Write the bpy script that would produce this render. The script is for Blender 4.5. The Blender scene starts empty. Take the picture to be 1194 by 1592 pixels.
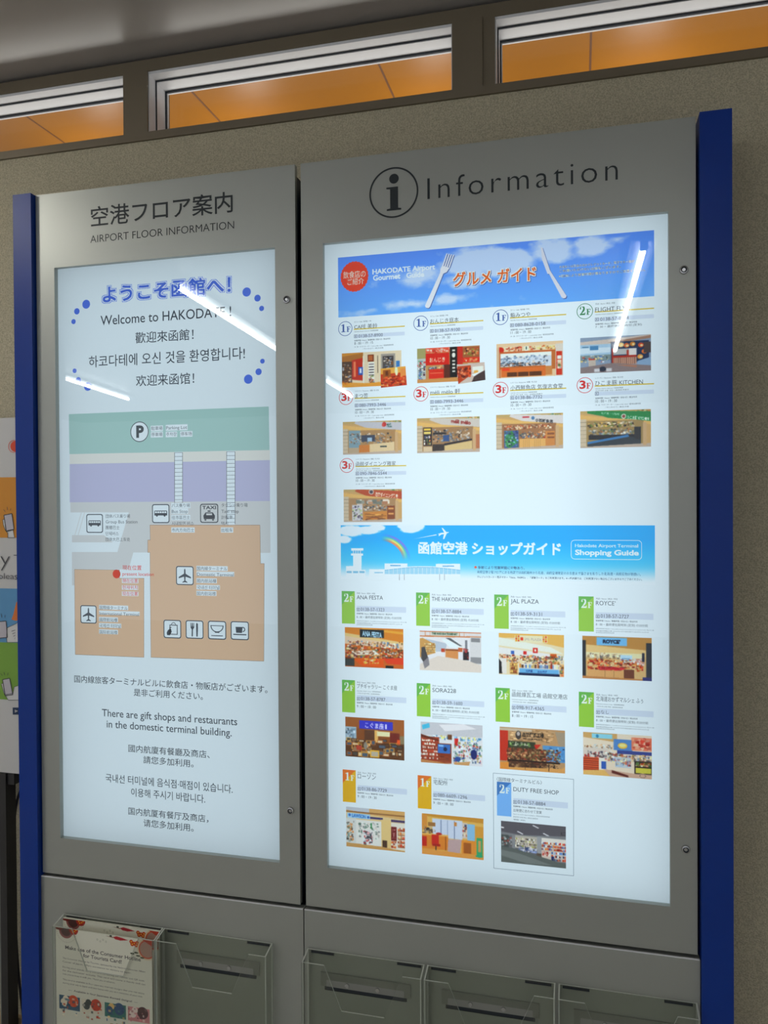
import bpy, bmesh, math, random
import numpy as np
from mathutils import Vector, Matrix
from mathutils.geometry import tessellate_polygon

C = bpy.context.scene.collection
S = bpy.context.scene

# ------------------------------------------------------------------ camera
W, H, F, D, CZ = 1194, 1592, 1210.0, 1.5, 1.4
YAW, PITCH, ROLL = 0.24664777, -0.00997042, -0.00645004
def cam_axes():
    cy, sy = math.cos(YAW), math.sin(YAW); cp, sp = math.cos(PITCH), math.sin(PITCH)
    cr, sr = math.cos(ROLL), math.sin(ROLL)
    f = Vector((-sy*cp, cy*cp, sp)); r = Vector((cy, sy, 0)); u = r.cross(f)
    return cr*r + sr*u, f, -sr*r + cr*u
AR, AF, AU = cam_axes()
CAM = Vector((0, -D, CZ))
cd = bpy.data.cameras.new('camera'); cam = bpy.data.objects.new('camera', cd); C.objects.link(cam)
cd.sensor_fit = 'HORIZONTAL'; cd.sensor_width = 36.0; cd.lens = 36.0*F/W; cd.clip_start = 0.02
m3 = Matrix((AR, AU, -AF)).transposed()
cam.matrix_world = Matrix.Translation(CAM) @ m3.to_4x4()
S.camera = cam

# ------------------------------------------------------------------ world, exposure
S.view_settings.view_transform = 'Standard'; S.view_settings.look = 'None'
S.view_settings.gamma = 1.0; S.view_settings.exposure = 0.0
try: S.view_settings.use_curve_mapping = False
except Exception: pass
wd = bpy.data.worlds.new('world'); S.world = wd; wd.use_nodes = True
wd.node_tree.nodes['Background'].inputs[0].default_value = (0.9, 0.93, 1.0, 1)
wd.node_tree.nodes['Background'].inputs[1].default_value = 0.64
try:
    S.cycles.use_denoising = True
    S.cycles.transparent_max_bounces = 24
    S.cycles.max_bounces = 12; S.cycles.transmission_bounces = 12; S.cycles.diffuse_bounces = 5
    S.cycles.sample_clamp_indirect = 8.0
except Exception: pass
TUBE_L = 36.0        # radiance of the fluorescent tubes
SIGN_L = (2.02, 2.95, 0.22)   # left box, right box, right box centre lamp (watts)
DOWN_L = 76.0

# ------------------------------------------------------------------ helpers
def at(u, v, y=0.0):
    """point of the plane at depth y that the photograph shows at pixel u,v"""
    d = AF + (u-W/2)/F*AR - (v-H/2)/F*AU
    return CAM + d*((y+D)/d.y)
def pix(p):
    d = Vector(p)-CAM; z = d.dot(AF)
    return W/2+F*d.dot(AR)/z, H/2-F*d.dot(AU)/z
def mpp(p): return (Vector(p)-CAM).dot(AF)/F
def x_at(u, y, z):
    x = at(u, 800, y).x
    for _ in range(6):
        e = pix((x, y, z))[0]-u; e2 = pix((x+1e-3, y, z))[0]-u
        x -= e*1e-3/(e2-e)
    return x
def lin(c): 
    c = np.asarray(c, float)/255.0
    return np.where(c <= 0.04045, c/12.92, ((c+0.055)/1.055)**2.4)
MATS = {}
def mat(name, rgb, rough=0.5, metal=0.0, spec=0.5, emit=None, es=0, coat=0):
    if name in MATS: return MATS[name]
    m = bpy.data.materials.new(name); m.use_nodes = True; b = m.node_tree.nodes['Principled BSDF']
    l = lin(rgb); b.inputs['Base Color'].default_value = (*l, 1)
    b.inputs['Roughness'].default_value = rough; b.inputs['Metallic'].default_value = metal
    b.inputs['Specular IOR Level'].default_value = spec
    if coat: b.inputs['Coat Weight'].default_value = coat; b.inputs['Coat Roughness'].default_value = 0.1
    if emit is not None:
        b.inputs['Emission Color'].default_value = (*emit, 1); b.inputs['Emission Strength'].default_value = es
    MATS[name] = m; return m
PAPER = {'L': (192, 208, 217), 'R': (216, 236, 244)}
def ink_lin(c, p): return np.clip(lin(c)/lin(PAPER[p]), 0.004, 1.0)
def ink(c, p='R'):
    """backlit printing ink: a translucent film of that colour"""
    k = 'ink_%s_%d_%d_%d' % ((p,)+tuple(c))
    if k in MATS: return MATS[k]
    m = bpy.data.materials.new(k); m.use_nodes = True; n = m.node_tree; n.nodes.clear()
    o = n.nodes.new('ShaderNodeOutputMaterial'); t = n.nodes.new('ShaderNodeBsdfTranslucent')
    t.inputs[0].default_value = (*ink_lin(c, p), 1); n.links.new(t.outputs[0], o.inputs[0])
    MATS[k] = m; return m
def ras_mat(kind):
    k = 'print_'+kind
    if k in MATS: return MATS[k]
    m = bpy.data.materials.new(k); m.use_nodes = True; n = m.node_tree; n.nodes.clear()
    o = n.nodes.new('ShaderNodeOutputMaterial')
    t = n.nodes.new('ShaderNodeBsdfTranslucent' if kind == 'backlit' else 'ShaderNodeBsdfDiffuse')
    a = n.nodes.new('ShaderNodeAttribute'); a.attribute_name = 'Col'
    n.links.new(a.outputs['Color'], t.inputs[0]); n.links.new(t.outputs[0], o.inputs[0])
    MATS[k] = m; return m
def noise_bump(m, scale, strength, dist, c2=None, detail=4, fac=(0.35, 0.65)):
    n = m.node_tree; b = n.nodes['Principled BSDF']
    tc = n.nodes.new('ShaderNodeTexCoord'); t = n.nodes.new('ShaderNodeTexNoise')
    t.inputs['Scale'].default_value = scale; t.inputs['Detail'].default_value = detail
    n.links.new(tc.outputs['Object'], t.inputs['Vector'])
    bp = n.nodes.new('ShaderNodeBump'); bp.inputs['Strength'].default_value = strength; bp.inputs['Distance'].default_value = dist
    n.links.new(t.outputs['Fac'], bp.inputs['Height']); n.links.new(bp.outputs['Normal'], b.inputs['Normal'])
    if c2 is not None:
        r = n.nodes.new('ShaderNodeValToRGB'); r.color_ramp.elements[0].position = fac[0]; r.color_ramp.elements[1].position = fac[1]
        r.color_ramp.elements[0].color = (*lin(c2), 1); r.color_ramp.elements[1].color = b.inputs['Base Color'].default_value
        n.links.new(t.outputs['Fac'], r.inputs[0]); n.links.new(r.outputs[0], b.inputs['Base Color'])
    return m
def glass(name, tint, ior, boost=1.0):
    if name in MATS: return MATS[name]
    m = bpy.data.materials.new(name); m.use_nodes = True; n = m.node_tree; n.nodes.clear()
    o = n.nodes.new('ShaderNodeOutputMaterial'); mx = n.nodes.new('ShaderNodeMixShader')
    fr = n.nodes.new('ShaderNodeFresnel'); fr.inputs[0].default_value = ior
    t = n.nodes.new('ShaderNodeBsdfTransparent'); t.inputs[0].default_value = (*tint, 1)
    g = n.nodes.new('ShaderNodeBsdfGlossy'); g.inputs['Roughness'].default_value = 0.0
    g.inputs[0].default_value = (boost, boost, boost, 1)
    gm = n.nodes.new('ShaderNodeNewGeometry'); mi = n.nodes.new('ShaderNodeMapRange')      # the same reflectance on both faces
    mi.inputs['To Min'].default_value = ior; mi.inputs['To Max'].default_value = 1/ior
    n.links.new(gm.outputs['Backfacing'], mi.inputs['Value']); n.links.new(mi.outputs[0], fr.inputs[0])
    n.links.new(fr.outputs[0], mx.inputs[0]); n.links.new(t.outputs[0], mx.inputs[1]); n.links.new(g.outputs[0], mx.inputs[2])
    n.links.new(mx.outputs[0], o.inputs[0]); MATS[name] = m; return m

def link(name, me, m=None, parent=None):
    o = bpy.data.objects.new(name, me); C.objects.link(o)
    if m is not None:
        for k in (m if isinstance(m, (list, tuple)) else [m]): me.materials.append(k)
    if parent is not None: o.parent = parent
    return o
def empty(name, loc=(0, 0, 0), parent=None):
    o = bpy.data.objects.new(name, None); C.objects.link(o); o.empty_display_size = 0.05
    o.location = loc
    if parent is not None: o.parent = parent
    return o
def thing(name, label, cat, group=None):
    o = empty(name); o['label'] = label; o['category'] = cat
    if group: o['group'] = group
    return o
def tag(o, label, cat, group=None):
    o['label'] = label; o['category'] = cat
    if group: o['group'] = group
    return o
def struct(o): o['kind'] = 'structure'; return o
def box_bm(bm, x0, x1, y0, y1, z0, z1):
    v = [bm.verts.new(p) for p in ((x0, y0, z0), (x1, y0, z0), (x1, y1, z0), (x0, y1, z0), (x0, y0, z1), (x1, y0, z1), (x1, y1, z1), (x0, y1, z1))]
    for f in ((0, 3, 2, 1), (4, 5, 6, 7), (0, 1, 5, 4), (1, 2, 6, 5), (2, 3, 7, 6), (3, 0, 4, 7)): bm.faces.new([v[i] for i in f])
def bm_obj(name, bm, m, parent=None, bevel=0, smooth=False):
    if bevel:
        bmesh.ops.bevel(bm, geom=[e for e in bm.edges if len(e.link_faces) == 2 and e.calc_face_angle(0) > 0.5], offset=bevel, segments=2, affect='EDGES', clamp_overlap=True)
    me = bpy.data.meshes.new(name); bm.to_mesh(me); bm.free()
    if smooth:
        for p in me.polygons: p.use_smooth = True
    return link(name, me, m, parent)
def box(name, x0, x1, y0, y1, z0, z1, m, parent=None, bevel=0):
    bm = bmesh.new(); box_bm(bm, x0, x1, y0, y1, z0, z1); return bm_obj(name, bm, m, parent, bevel)
def frame(name, x0, x1, z0, z1, a0, a1, b0, b1, y0, y1, m, parent=None, bevel=0):
    """plate x0..x1,z0..z1 with an opening a0..a1,b0..b1"""
    bm = bmesh.new()
    def ring(y): return ([bm.verts.new(p) for p in ((x0, y, z0), (x1, y, z0), (x1, y, z1), (x0, y, z1))],
                         [bm.verts.new(p) for p in ((a0, y, b0), (a1, y, b0), (a1, y, b1), (a0, y, b1))])
    fo, fi = ring(y0); bo, bi = ring(y1)
    for i in range(4):
        j = (i+1) % 4
        bm.faces.new((fo[i], fo[j], fi[j], fi[i])); bm.faces.new((bo[j], bo[i], bi[i], bi[j]))
        bm.faces.new((fo[j], fo[i], bo[i], bo[j])); bm.faces.new((fi[i], fi[j], bi[j], bi[i]))
    if bevel:
        es = [e for e in bm.edges if e.calc_face_angle(0) > 0.5]
        bmesh.ops.bevel(bm, geom=es, offset=bevel, segments=2, affect='EDGES')
    return bm_obj(name, bm, m, parent)
def cyl_bm(bm, c, r, axis, y0, y1, n=32, r2=None):
    """cylinder along an axis ('x','y','z') centred on c (other two coords)"""
    r2 = r if r2 is None else r2
    def P(a, rr, t):
        p, q = rr*math.cos(a), rr*math.sin(a)
        return {'y': (c[0]+p, t, c[1]+q), 'z': (c[0]+p, c[1]+q, t), 'x': (t, c[0]+p, c[1]+q)}[axis]
    A = [bm.verts.new(P(2*math.pi*i/n, r, y0)) for i in range(n)]; B = [bm.verts.new(P(2*math.pi*i/n, r2, y1)) for i in range(n)]
    for i in range(n): bm.faces.new((A[i], A[(i+1) % n], B[(i+1) % n], B[i]))
    bm.faces.new(A[::-1]); bm.faces.new(B)

# ---- flat shapes: list of [outer, hole, hole...] loops of (x,z)
def shape_mesh(name, groups, y):
    vs, fs = [], []
    for g in groups:
        loops = [[Vector((p[0], p[1], 0)) for p in l] for l in g]
        base = len(vs)
        for l in loops: vs += [(p.x, y, p.y) for p in l]
        for t in tessellate_polygon(loops): fs.append(tuple(base+i for i in t))
    me = bpy.data.meshes.new(name); me.from_pydata(vs, [], fs); me.update(); return me
def shape(name, groups, y, m, parent=None): return link(name, shape_mesh(name, groups, y), m, parent)
def circ(cx, cz, r, n=40, rz=None): return [(cx+r*math.cos(2*math.pi*i/n), cz+(rz or r)*math.sin(2*math.pi*i/n)) for i in range(n)]
def rrect(x0, z0, x1, z1, r, n=5):
    o = []
    for cx, cz, a in ((x1-r, z0+r, -90), (x1-r, z1-r, 0), (x0+r, z1-r, 90), (x0+r, z0+r, 180)):
        for i in range(n+1):
            t = math.radians(a+90*i/n); o.append((cx+r*math.cos(t), cz+r*math.sin(t)))
    return o
def rect(x0, z0, x1, z1): return [(x0, z0), (x1, z0), (x1, z1), (x0, z1)]
def pxl(pts, y): return [(p.x, p.z) for p in (at(u, v, y) for u, v in pts)]

# ---- lettering in the built-in font
TC = {}
_fc = bpy.data.curves.new('lettering', 'FONT'); _fo = bpy.data.objects.new('lettering', _fc)
def tmesh(s, off=0.0, space=1.0, outline=0.0):
    k = (s, off, space, outline)
    if k in TC: return TC[k]
    C.objects.link(_fo)
    _fc.body = s; _fc.size = 1.0; _fc.offset = off; _fc.space_character = space; _fc.resolution_u = 3
    _fc.fill_mode = 'NONE' if outline else 'FRONT' if False else ('NONE' if outline else 'BOTH')
    _fc.bevel_depth = outline; _fc.bevel_resolution = 0
    _fo.update_tag(); dg = bpy.context.evaluated_depsgraph_get(); dg.update()
    me = bpy.data.meshes.new_from_object(_fo.evaluated_get(dg))
    v = np.empty(len(me.vertices)*3); me.vertices.foreach_get('co', v); v = v.reshape(-1, 3)[:, :2].copy()
    f = [tuple(p.vertices) for p in me.polygons]
    me.calc_loop_triangles(); t = np.empty(len(me.loop_triangles)*3, int); me.loop_triangles.foreach_get('vertices', t)
    bpy.data.meshes.remove(me); C.objects.unlink(_fo)
    TC[k] = (v, f, t.reshape(-1, 3)); return TC[k]
CAP = 0.70
class Let:
    """collects lines of lettering on the plane y into one mesh"""
    def __init__(s, y): s.y, s.v, s.f = y, [], []
    def put(s, text, x0, z0, x1, h, latin=False, off=0.0, space=1.0, outline=0.0, ref=None):
        v, f, _ = tmesh(text, off, space, outline)
        if not len(v): return s
        bv = tmesh(text, ref or 0.0, space)[0] if (ref is not None) else v
        lo, hi = bv.min(0), bv.max(0)
        sx = (x1-x0)/(hi[0]-lo[0])
        if latin: zz = z0 + v[:, 1]*(h/CAP)
        else: zz = z0 + (v[:, 1]-lo[1])*(h/(hi[1]-lo[1]))
        xx = x0 + (v[:, 0]-lo[0])*sx
        b = len(s.v); s.v += [(float(a), s.y, float(c)) for a, c in zip(xx, zz)]; s.f += [tuple(b+i for i in q) for q in f]
        return s
    def px(s, text, u, v, u1, h, latin=False, **k):
        p = at(u, v, s.y); return s.put(text, p.x, p.z, x_at(u1, s.y, p.z), h*mpp(p), latin, **k)
    def poly(s, groups):
        me = shape_mesh('t', groups, s.y); b = len(s.v)
        s.v += [tuple(v.co) for v in me.vertices]; s.f += [tuple(b+i for i in p.vertices) for p in me.polygons]
        bpy.data.meshes.remove(me); return s
    def build(s, name, m, parent=None):
        me = bpy.data.meshes.new(name); me.from_pydata(s.v, [], s.f); me.update(); return link(name, me, m, parent)

# ---- printed pictures: a small painter working on a grid of coloured cells
class Ras:
    def __init__(s, w, h, bg, ss=2, seed=1):
        s.w, s.h, s.ss = w, h, ss; s.a = np.empty((h*ss, w*ss, 3)); s.a[:] = bg
        s.W, s.Hh = w*ss, h*ss; s.R = random.Random(seed); s.N = np.random.RandomState(seed)
    def r(s, x0, y0, x1, y1, c):
        s.a[max(0, int(round(y0*s.Hh))):max(0, int(round(y1*s.Hh))), max(0, int(round(x0*s.W))):max(0, int(round(x1*s.W)))] = c; return s
    def _reg(s, x0, y0, x1, y1):
        i0, i1 = max(0, int(y0*s.Hh)-1), min(s.Hh, int(y1*s.Hh)+2); j0, j1 = max(0, int(x0*s.W)-1), min(s.W, int(x1*s.W)+2)
        yy, xx = np.mgrid[i0:max(i1, i0), j0:max(j1, j0)]; return i0, i1, j0, j1, (xx+.5)/s.W, (yy+.5)/s.Hh
    def p(s, pts, c, al=1.0):
        xs = [q[0] for q in pts]; ys = [q[1] for q in pts]
        i0, i1, j0, j1, X, Y = s._reg(min(xs), min(ys), max(xs), max(ys)); ins = np.zeros(X.shape, bool)
        n = len(pts)
        for i in range(n):
            (xa, ya), (xb, yb) = pts[i], pts[(i+1) % n]
            if ya == yb: continue
            ins ^= ((ya > Y) != (yb > Y)) & (X < (xb-xa)*(Y-ya)/(yb-ya)+xa)
        sub = s.a[i0:i1, j0:j1]; sub[ins] = sub[ins]*(1-al)+np.array(c)*al; return s
    def e(s, cx, cy, rx, ry, c, al=1.0):
        i0, i1, j0, j1, X, Y = s._reg(cx-rx, cy-ry, cx+rx, cy+ry); ins = ((X-cx)/rx)**2+((Y-cy)/ry)**2 <= 1
        sub = s.a[i0:i1, j0:j1]; sub[ins] = sub[ins]*(1-al)+np.array(c)*al; return s
    def l(s, x0, y0, x1, y1, w, c):
        asp = s.w/s.h; dx, dy = (x1-x0)*asp, y1-y0; L = math.hypot(dx, dy) or 1; nx, ny = -dy/L*w/asp, dx/L*w
        return s.p([(x0+nx, y0+ny), (x1+nx, y1+ny), (x1-nx, y1-ny), (x0-nx, y0-ny)], c)
    def g(s, x0, y0, x1, y1, c0, c1):
        i0, i1 = int(y0*s.Hh), int(y1*s.Hh); t = np.linspace(0, 1, max(1, i1-i0))[:, None, None]
        s.a[i0:i1, int(x0*s.W):int(x1*s.W)] = np.array(c0)*(1-t)+np.array(c1)*t; return s
    def clut(s, x0, y0, x1, y1, pal, n, w=(.01, .04), h=(.02, .06)):
        for _ in range(n):
            a, b = s.R.uniform(*w), s.R.uniform(*h); x = s.R.uniform(x0, max(x0, x1-a)); y = s.R.uniform(y0, max(y0, y1-b))
            c = np.array(s.R.choice(pal), float)*s.R.uniform(.8, 1.15)
            i, j = min(s.Hh-1, max(0, int((y+b/2)*s.Hh))), min(s.W-1, max(0, int((x+a/2)*s.W))); c = c*.72+s.a[i, j]*.28; s.r(x, y, x+a, y+b, np.clip(c, 0, 255))
        return s
    def shelf(s, x0, y0, x1, y1, rows, pal, board=(120, 90, 60), n=14):
        hh = (y1-y0)/rows
        for i in range(rows):
            x = x0; yb = y0+hh*(i+.85)
            while x < x1-.004:
                a = s.R.uniform(.5, 1.5)*(x1-x0)/n; b = s.R.uniform(.4, .8)*hh
                c = np.clip(np.array(s.R.choice(pal), float)*s.R.uniform(.8, 1.15), 0, 255)
                s.r(x, yb-b, min(x+a*.85, x1), yb, c); x += a
            s.r(x0, yb, x1, y0+hh*(i+1), board)
        return s
    def fbm(s, fx, fy, oct=4):
        out = np.zeros((s.Hh, s.W)); amp = 1; tot = 0
        for o in range(oct):
            gx, gy = int(fx*2**o)+2, int(fy*2**o)+2; G = s.N.rand(gy, gx)
            X = np.linspace(0, gx-1.001, s.W); Y = np.linspace(0, gy-1.001, s.Hh); xi, yi = X.astype(int), Y.astype(int)
            fxx = (X-xi); fxx = fxx*fxx*(3-2*fxx); fyy = (Y-yi)[:, None]; fyy = fyy*fyy*(3-2*fyy)
            a = G[yi][:, xi]; b = G[yi][:, xi+1]; c = G[yi+1][:, xi]; d = G[yi+1][:, xi+1]
            out += amp*((a*(1-fxx)+b*fxx)*(1-fyy)+(c*(1-fxx)+d*fxx)*fyy); tot += amp; amp *= .55
        return out/tot
    def blend(s, mask, c): s.a = s.a*(1-mask[..., None])+np.array(c)*mask[..., None]; return s
    def tb(s, text, x0, y0, x1, y1, c, b):
        for dx, dy in ((-1, -1), (1, -1), (-1, 1), (1, 1), (0, 0), (1, 0), (-1, 0), (0, 1), (0, -1)): s.t(text, x0+dx*b/s.w*s.h, y0+dy*b, x1+dx*b/s.w*s.h, y1+dy*b, c)
        return s
    def t(s, text, x0, y0, x1, y1, c, off=0.0, skew=0.0, latin=False, ref=None):
        """text fitted in the box; skew lifts the right end"""
        v, _, tr = tmesh(text, off); bv = tmesh(text, ref)[0] if ref is not None else v
        lo, hi = bv.min(0), bv.max(0)
        X = x0+(v[:, 0]-lo[0])/(hi[0]-lo[0])*(x1-x0); Y = y1-(v[:, 1]-lo[1])/(hi[1]-lo[1])*(y1-y0)
        Y = Y+skew*(X-x0)
        X = X*s.W-.5; Y = Y*s.Hh-.5; cc = np.array(c)
        for a, b, d in tr:
            xa, ya, xb, yb, xc, yc = X[a], Y[a], X[b], Y[b], X[d], Y[d]
            j0, j1 = max(0, int(math.ceil(min(xa, xb, xc)))), min(s.W-1, int(max(xa, xb, xc))); i0, i1 = max(0, int(math.ceil(min(ya, yb, yc)))), min(s.Hh-1, int(max(ya, yb, yc)))
            if j1 < j0 or i1 < i0: continue
            den = (yb-yc)*(xa-xc)+(xc-xb)*(ya-yc)
            if abs(den) < 1e-9: continue
            yy, xx = np.mgrid[i0:i1+1, j0:j1+1]
            l1 = ((yb-yc)*(xx-xc)+(xc-xb)*(yy-yc))/den; l2 = ((yc-ya)*(xx-xc)+(xa-xc)*(yy-yc))/den
            ins = (l1 >= -1e-6) & (l2 >= -1e-6) & (l1+l2 <= 1+1e-6); s.a[i0:i1+1, j0:j1+1][ins] = cc
        return s
    def mesh(s, name, corners, paper='R', soft=0):
        """corners: TL, TR, BR, BL as world points"""
        a = s.a.reshape(s.h, s.ss, s.w, s.ss, 3).mean((1, 3))
        if soft:
            q = np.pad(a, ((1, 1), (1, 1), (0, 0)), 'edge')
            m = sum(q[i:i+s.h, j:j+s.w] for i in range(3) for j in range(3))/9; a = a*(1-soft)+m*soft
            a = 255*(np.clip(a, 0, 255)/255)**1.3
            a = a + s.N.normal(0, 2, a.shape[:2])[..., None]
        col = ink_lin(a, paper) if paper else lin(np.clip(a, 0, 255))
        tl, tr, br, bl = [np.array(c) for c in corners]
        U = np.linspace(0, 1, s.w+1)[None, :, None]; V = np.linspace(0, 1, s.h+1)[:, None, None]
        P = ((tl*(1-U)+tr*U)*(1-V)+(bl*(1-U)+br*U)*V).reshape(-1, 3)
        i = np.arange(s.h*s.w); r, q = i//s.w, i % s.w; b = r*(s.w+1)+q
        fc = np.stack([b, b+s.w+1, b+s.w+2, b+1], 1)
        me = bpy.data.meshes.new(name); me.vertices.add(len(P)); me.vertices.foreach_set('co', P.ravel())
        me.loops.add(fc.size); me.loops.foreach_set('vertex_index', fc.ravel().astype(np.int32))
        me.polygons.add(len(fc)); me.polygons.foreach_set('loop_start', (np.arange(len(fc))*4).astype(np.int32))
        me.update(calc_edges=True)
        ca = me.color_attributes.new('Col', 'FLOAT_COLOR', 'CORNER')
        cc = np.ones((len(fc), 4, 4), np.float32); cc[:, :, :3] = col.reshape(-1, 1, 3); ca.data.foreach_set('color', cc.ravel())
        return me
    def build(s, name, corners, parent=None, paper='R', soft=0):
        return link(name, s.mesh(name, corners, paper, soft), ras_mat('backlit' if paper else 'paper'), parent)

# ------------------------------------------------------------------ measures of the board (metres, z above the floor)
Z = lambda z: z+CZ
TOP, BOT = Z(.693), Z(-.8219)
L0, L1, R0, R1 = -1.1736, -.5602, -.5478, .2041
PA = (-1.1276, -.605, Z(-.7402), Z(.5286))     # opening of the left box
QA = (-.5016, .1576, Z(-.7394), Z(.5275))      # opening of the right box
WALL = .12
YP, YT = .0114, .0110                         # printed areas, lettering on them

silver = mat('silver_paint', (168, 170, 163), .40, .55)
noise_bump(silver, 900, .02, .0004)
stucco = noise_bump(mat('stucco', (205, 195, 166), .85), 420, .6, .004, (170, 161, 136), 5, (.36, .62))
blue = mat('blue_paint', (0, 50, 138), .38, 0, .32)
dark = mat('dark_metal', (16, 44, 68), .3, .3)
taupe = mat('taupe_aluminium', (122, 111, 92), .45, .35)
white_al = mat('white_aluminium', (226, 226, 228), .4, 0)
rubber = mat('black_gasket', (34, 42, 50), .6)
orange = mat('orange_panel', (150, 94, 6), .36, 0, .4)
ceil_m = mat('ceiling_panel', (176, 170, 164), .30, 0, .6)
chrome = mat('chrome', (190, 190, 190), .2, 1.0)
letter_m = mat('vinyl_black', (22, 32, 36), .5)

# ------------------------------------------------------------------ room
XL, XR, YB = -6.0, 2.0, -7.0
CEIL = Z(1.04)
struct(box('floor', XL, XR, YB, WALL, -.05, 0, noise_bump(mat('floor_tile', (200, 196, 186), .4), 8, .02, .001)))
struct(box('ceiling', XL, XR, YB, WALL+.03, CEIL, CEIL+.05, ceil_m))
struct(box('wall_back', XL, XR, WALL, WALL+.18, 0, Z(.843), stucco))
struct(box('baseboard_back', XL, XR, WALL-.012, WALL, 0, .154, mat('base_wood', (176, 150, 112), .5), bevel=.003))
struct(box('wall_right_blocker', 2.0, 2.1, YB, WALL, 0, CEIL, mat('plain_wall', (216, 219, 222), .7)))  # unseen wall added to hold back world light from the right
SILL0, SILL1, HEAD0, HEAD1 = Z(.843), Z(.861), Z(1.003), Z(1.03)
struct(box('trim_1', XL, XR, WALL-.006, WALL+.10, SILL0, SILL1, taupe, bevel=.0015))
struct(box('trim_2', XL, XR, WALL, WALL+.10, HEAD0, HEAD1, taupe, bevel=.0015))
struct(box('trim_3', XL, XR, WALL+.02, WALL+.10, HEAD1, CEIL, rubber))
struct(box('trim_4', -1.026, -.964, WALL-.003, WALL+.10, SILL1, HEAD0, taupe, bevel=.002))
t5 = struct(box('trim_5', -.255, -.166, WALL-.001, WALL+.10, SILL1, HEAD0, taupe, bevel=.002))
box('cover_strip', -.238, -.191, WALL-.006, WALL-.0015, SILL1, HEAD0, taupe, t5, bevel=.001)
struct(box('trim_6', XL, XR, WALL+.02, WALL+.18, SILL0-.001, SILL1-.002, taupe))
winglass = glass('window_glass', (.97, .98, .97), 1.45, .6)
for i, (a, b) in enumerate(((-2.2, -1.026), (-.964, -.255), (-.166, 1.3))):
    w = empty('window_%d' % (i+1)); struct(w)
    y, h0, h1 = WALL+.003, SILL1, HEAD0
    frame('window_frame', a, b, h0, h1, a+.002, b-.002, h0+.002, h1-.006, y, y+.028, white_al, w, .0008)
    frame('track_groove', a+.001, b-.001, h0+.001, h1-.001, a+.0045, b-.0045, h0+.004, h1-.0085, y+.0285, y+.0305, rubber, w)
    frame('window_sash', a+.001, b-.001, h0+.001, h1-.001, a+.003, b-.003, h0+.004, h1-.0095, y+.031, y+.070, white_al, w, .0008)
    frame('window_gasket', a+.002, b-.002, h0+.003, h1-.008, a+.0055, b-.0055, h0+.007, h1-.0125, y+.0705, y+.074, rubber, w)
    frame('glazing_bead', a+.002, b-.002, h0+.003, h1-.008, a+.0075, b-.0075, h0+.009, h1-.0145, y+.0745, y+.079, white_al, w, .0005)
    box('window_pane', a+.004, b-.004, y+.0795, y+.0835, h0+.005, h1-.010, winglass, w)
# the ceiling of the next room, seen through the transom
OZ = Z(1.8)
oc = struct(box('ceiling_2', -6.5, 4.5, .35, 6, OZ, OZ+.05, orange))
for k in range(-4, 8):
    xs = -2.469+k*.839
    box('panel_joint', xs-.004, xs+.004, .35, 6, OZ-.0012, OZ+.001, mat('joint_dark', (92, 52, 14), .7), oc)
struct(box('wall_front', -6.5, 4.5, 6, 6.1, 0, OZ, mat('far_wall', (200, 150, 80), .6)))
def area(name, loc, direction, sx, sy, power, color):
    l = bpy.data.lights.new(name, 'AREA'); l.shape = 'RECTANGLE'; l.size = sx; l.size_y = sy; l.energy = power; l.color = color
    o = bpy.data.objects.new(name, l); C.objects.link(o); o.location = loc
    o.rotation_euler = Vector(direction).to_track_quat('-Z', 'Y').to_euler(); return o
area('next_room_fill', (-1.0, 2.6, 1.2), (0, -.12, 1), 5.5, 1.6, 36, (1, .93, .82))
area('next_room_fill', (-.6, 1.3, 1.5), (0, -1, .5), 4.5, .5, 26, (1, .97, .94))  # unseen lamp added to brighten the white window frames from below
for xx in (-2.32, -1.52, -.62, .28, 1.1):
    area('ceiling_glow_lamp', (xx, 1.98, OZ-.34), (0, 0, 1), .16, .16, 1.5, (1, .93, .9))  # lamps without fixtures, added to make glow spots on the orange ceiling

# ------------------------------------------------------------------ ceiling lights (they show as streaks in the cover panes)
tube_m = mat('tube_glow', (255, 255, 255), .5, emit=(.93, .98, 1.0), es=TUBE_L)
lampbody = mat('lamp_white', (225, 225, 222), .5)
def mirror_pt(u, v, hz, y=.009):
    a = at(u, v, y); d = a-CAM; d.y = -d.y
    return a + d*((Z(hz)-a.z)/d.z)
TH = 1.005
def line_light(p, q, label):
    t = thing('ceiling_light', label, 'light', 'fluorescent line lights')
    p, q = Vector(p), Vector(q); ax = (q-p); L = ax.length; ang = math.atan2(-ax.x, ax.y)
    if L < 0: return
    def put(name, bm, m):
        o = bm_obj(name, bm, m, t); return o
    t.location = p; t.rotation_euler = (0, 0, ang)
    bm = bmesh.new(); cyl_bm(bm, (0, 0), .012, 'y', 0, L, 20); put('tube', bm, tube_m)
    bm = bmesh.new(); box_bm(bm, -.05, .05, -.03, L+.03, .018, CEIL-p.z); put('housing', bm, lampbody)
    for s in (-.012, L+.001):
        bm = bmesh.new(); box_bm(bm, -.015, .015, s-.01, s+.011, -.015, .02); put('socket', bm, lampbody)
line_light(mirror_pt(275, 445, TH), mirror_pt(547, 617, TH), 'long fluorescent line light on the ceiling nearest the left light box')
line_light(mirror_pt(100, 588, TH), mirror_pt(200, 621, TH), 'fluorescent line light farthest to the left on the ceiling')
line_light(mirror_pt(1001, 384, TH), mirror_pt(956, 545, TH), 'fluorescent line light on the ceiling facing the right light box')
t = thing('downlight', 'round white downlight in the ceiling close to the left blue post', 'light')
bm = bmesh.new(); cyl_bm(bm, (-1.95, -.80), .12, 'z', CEIL-.012, CEIL-.001, 40); bm_obj('trim_ring', bm, lampbody, t)
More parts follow.
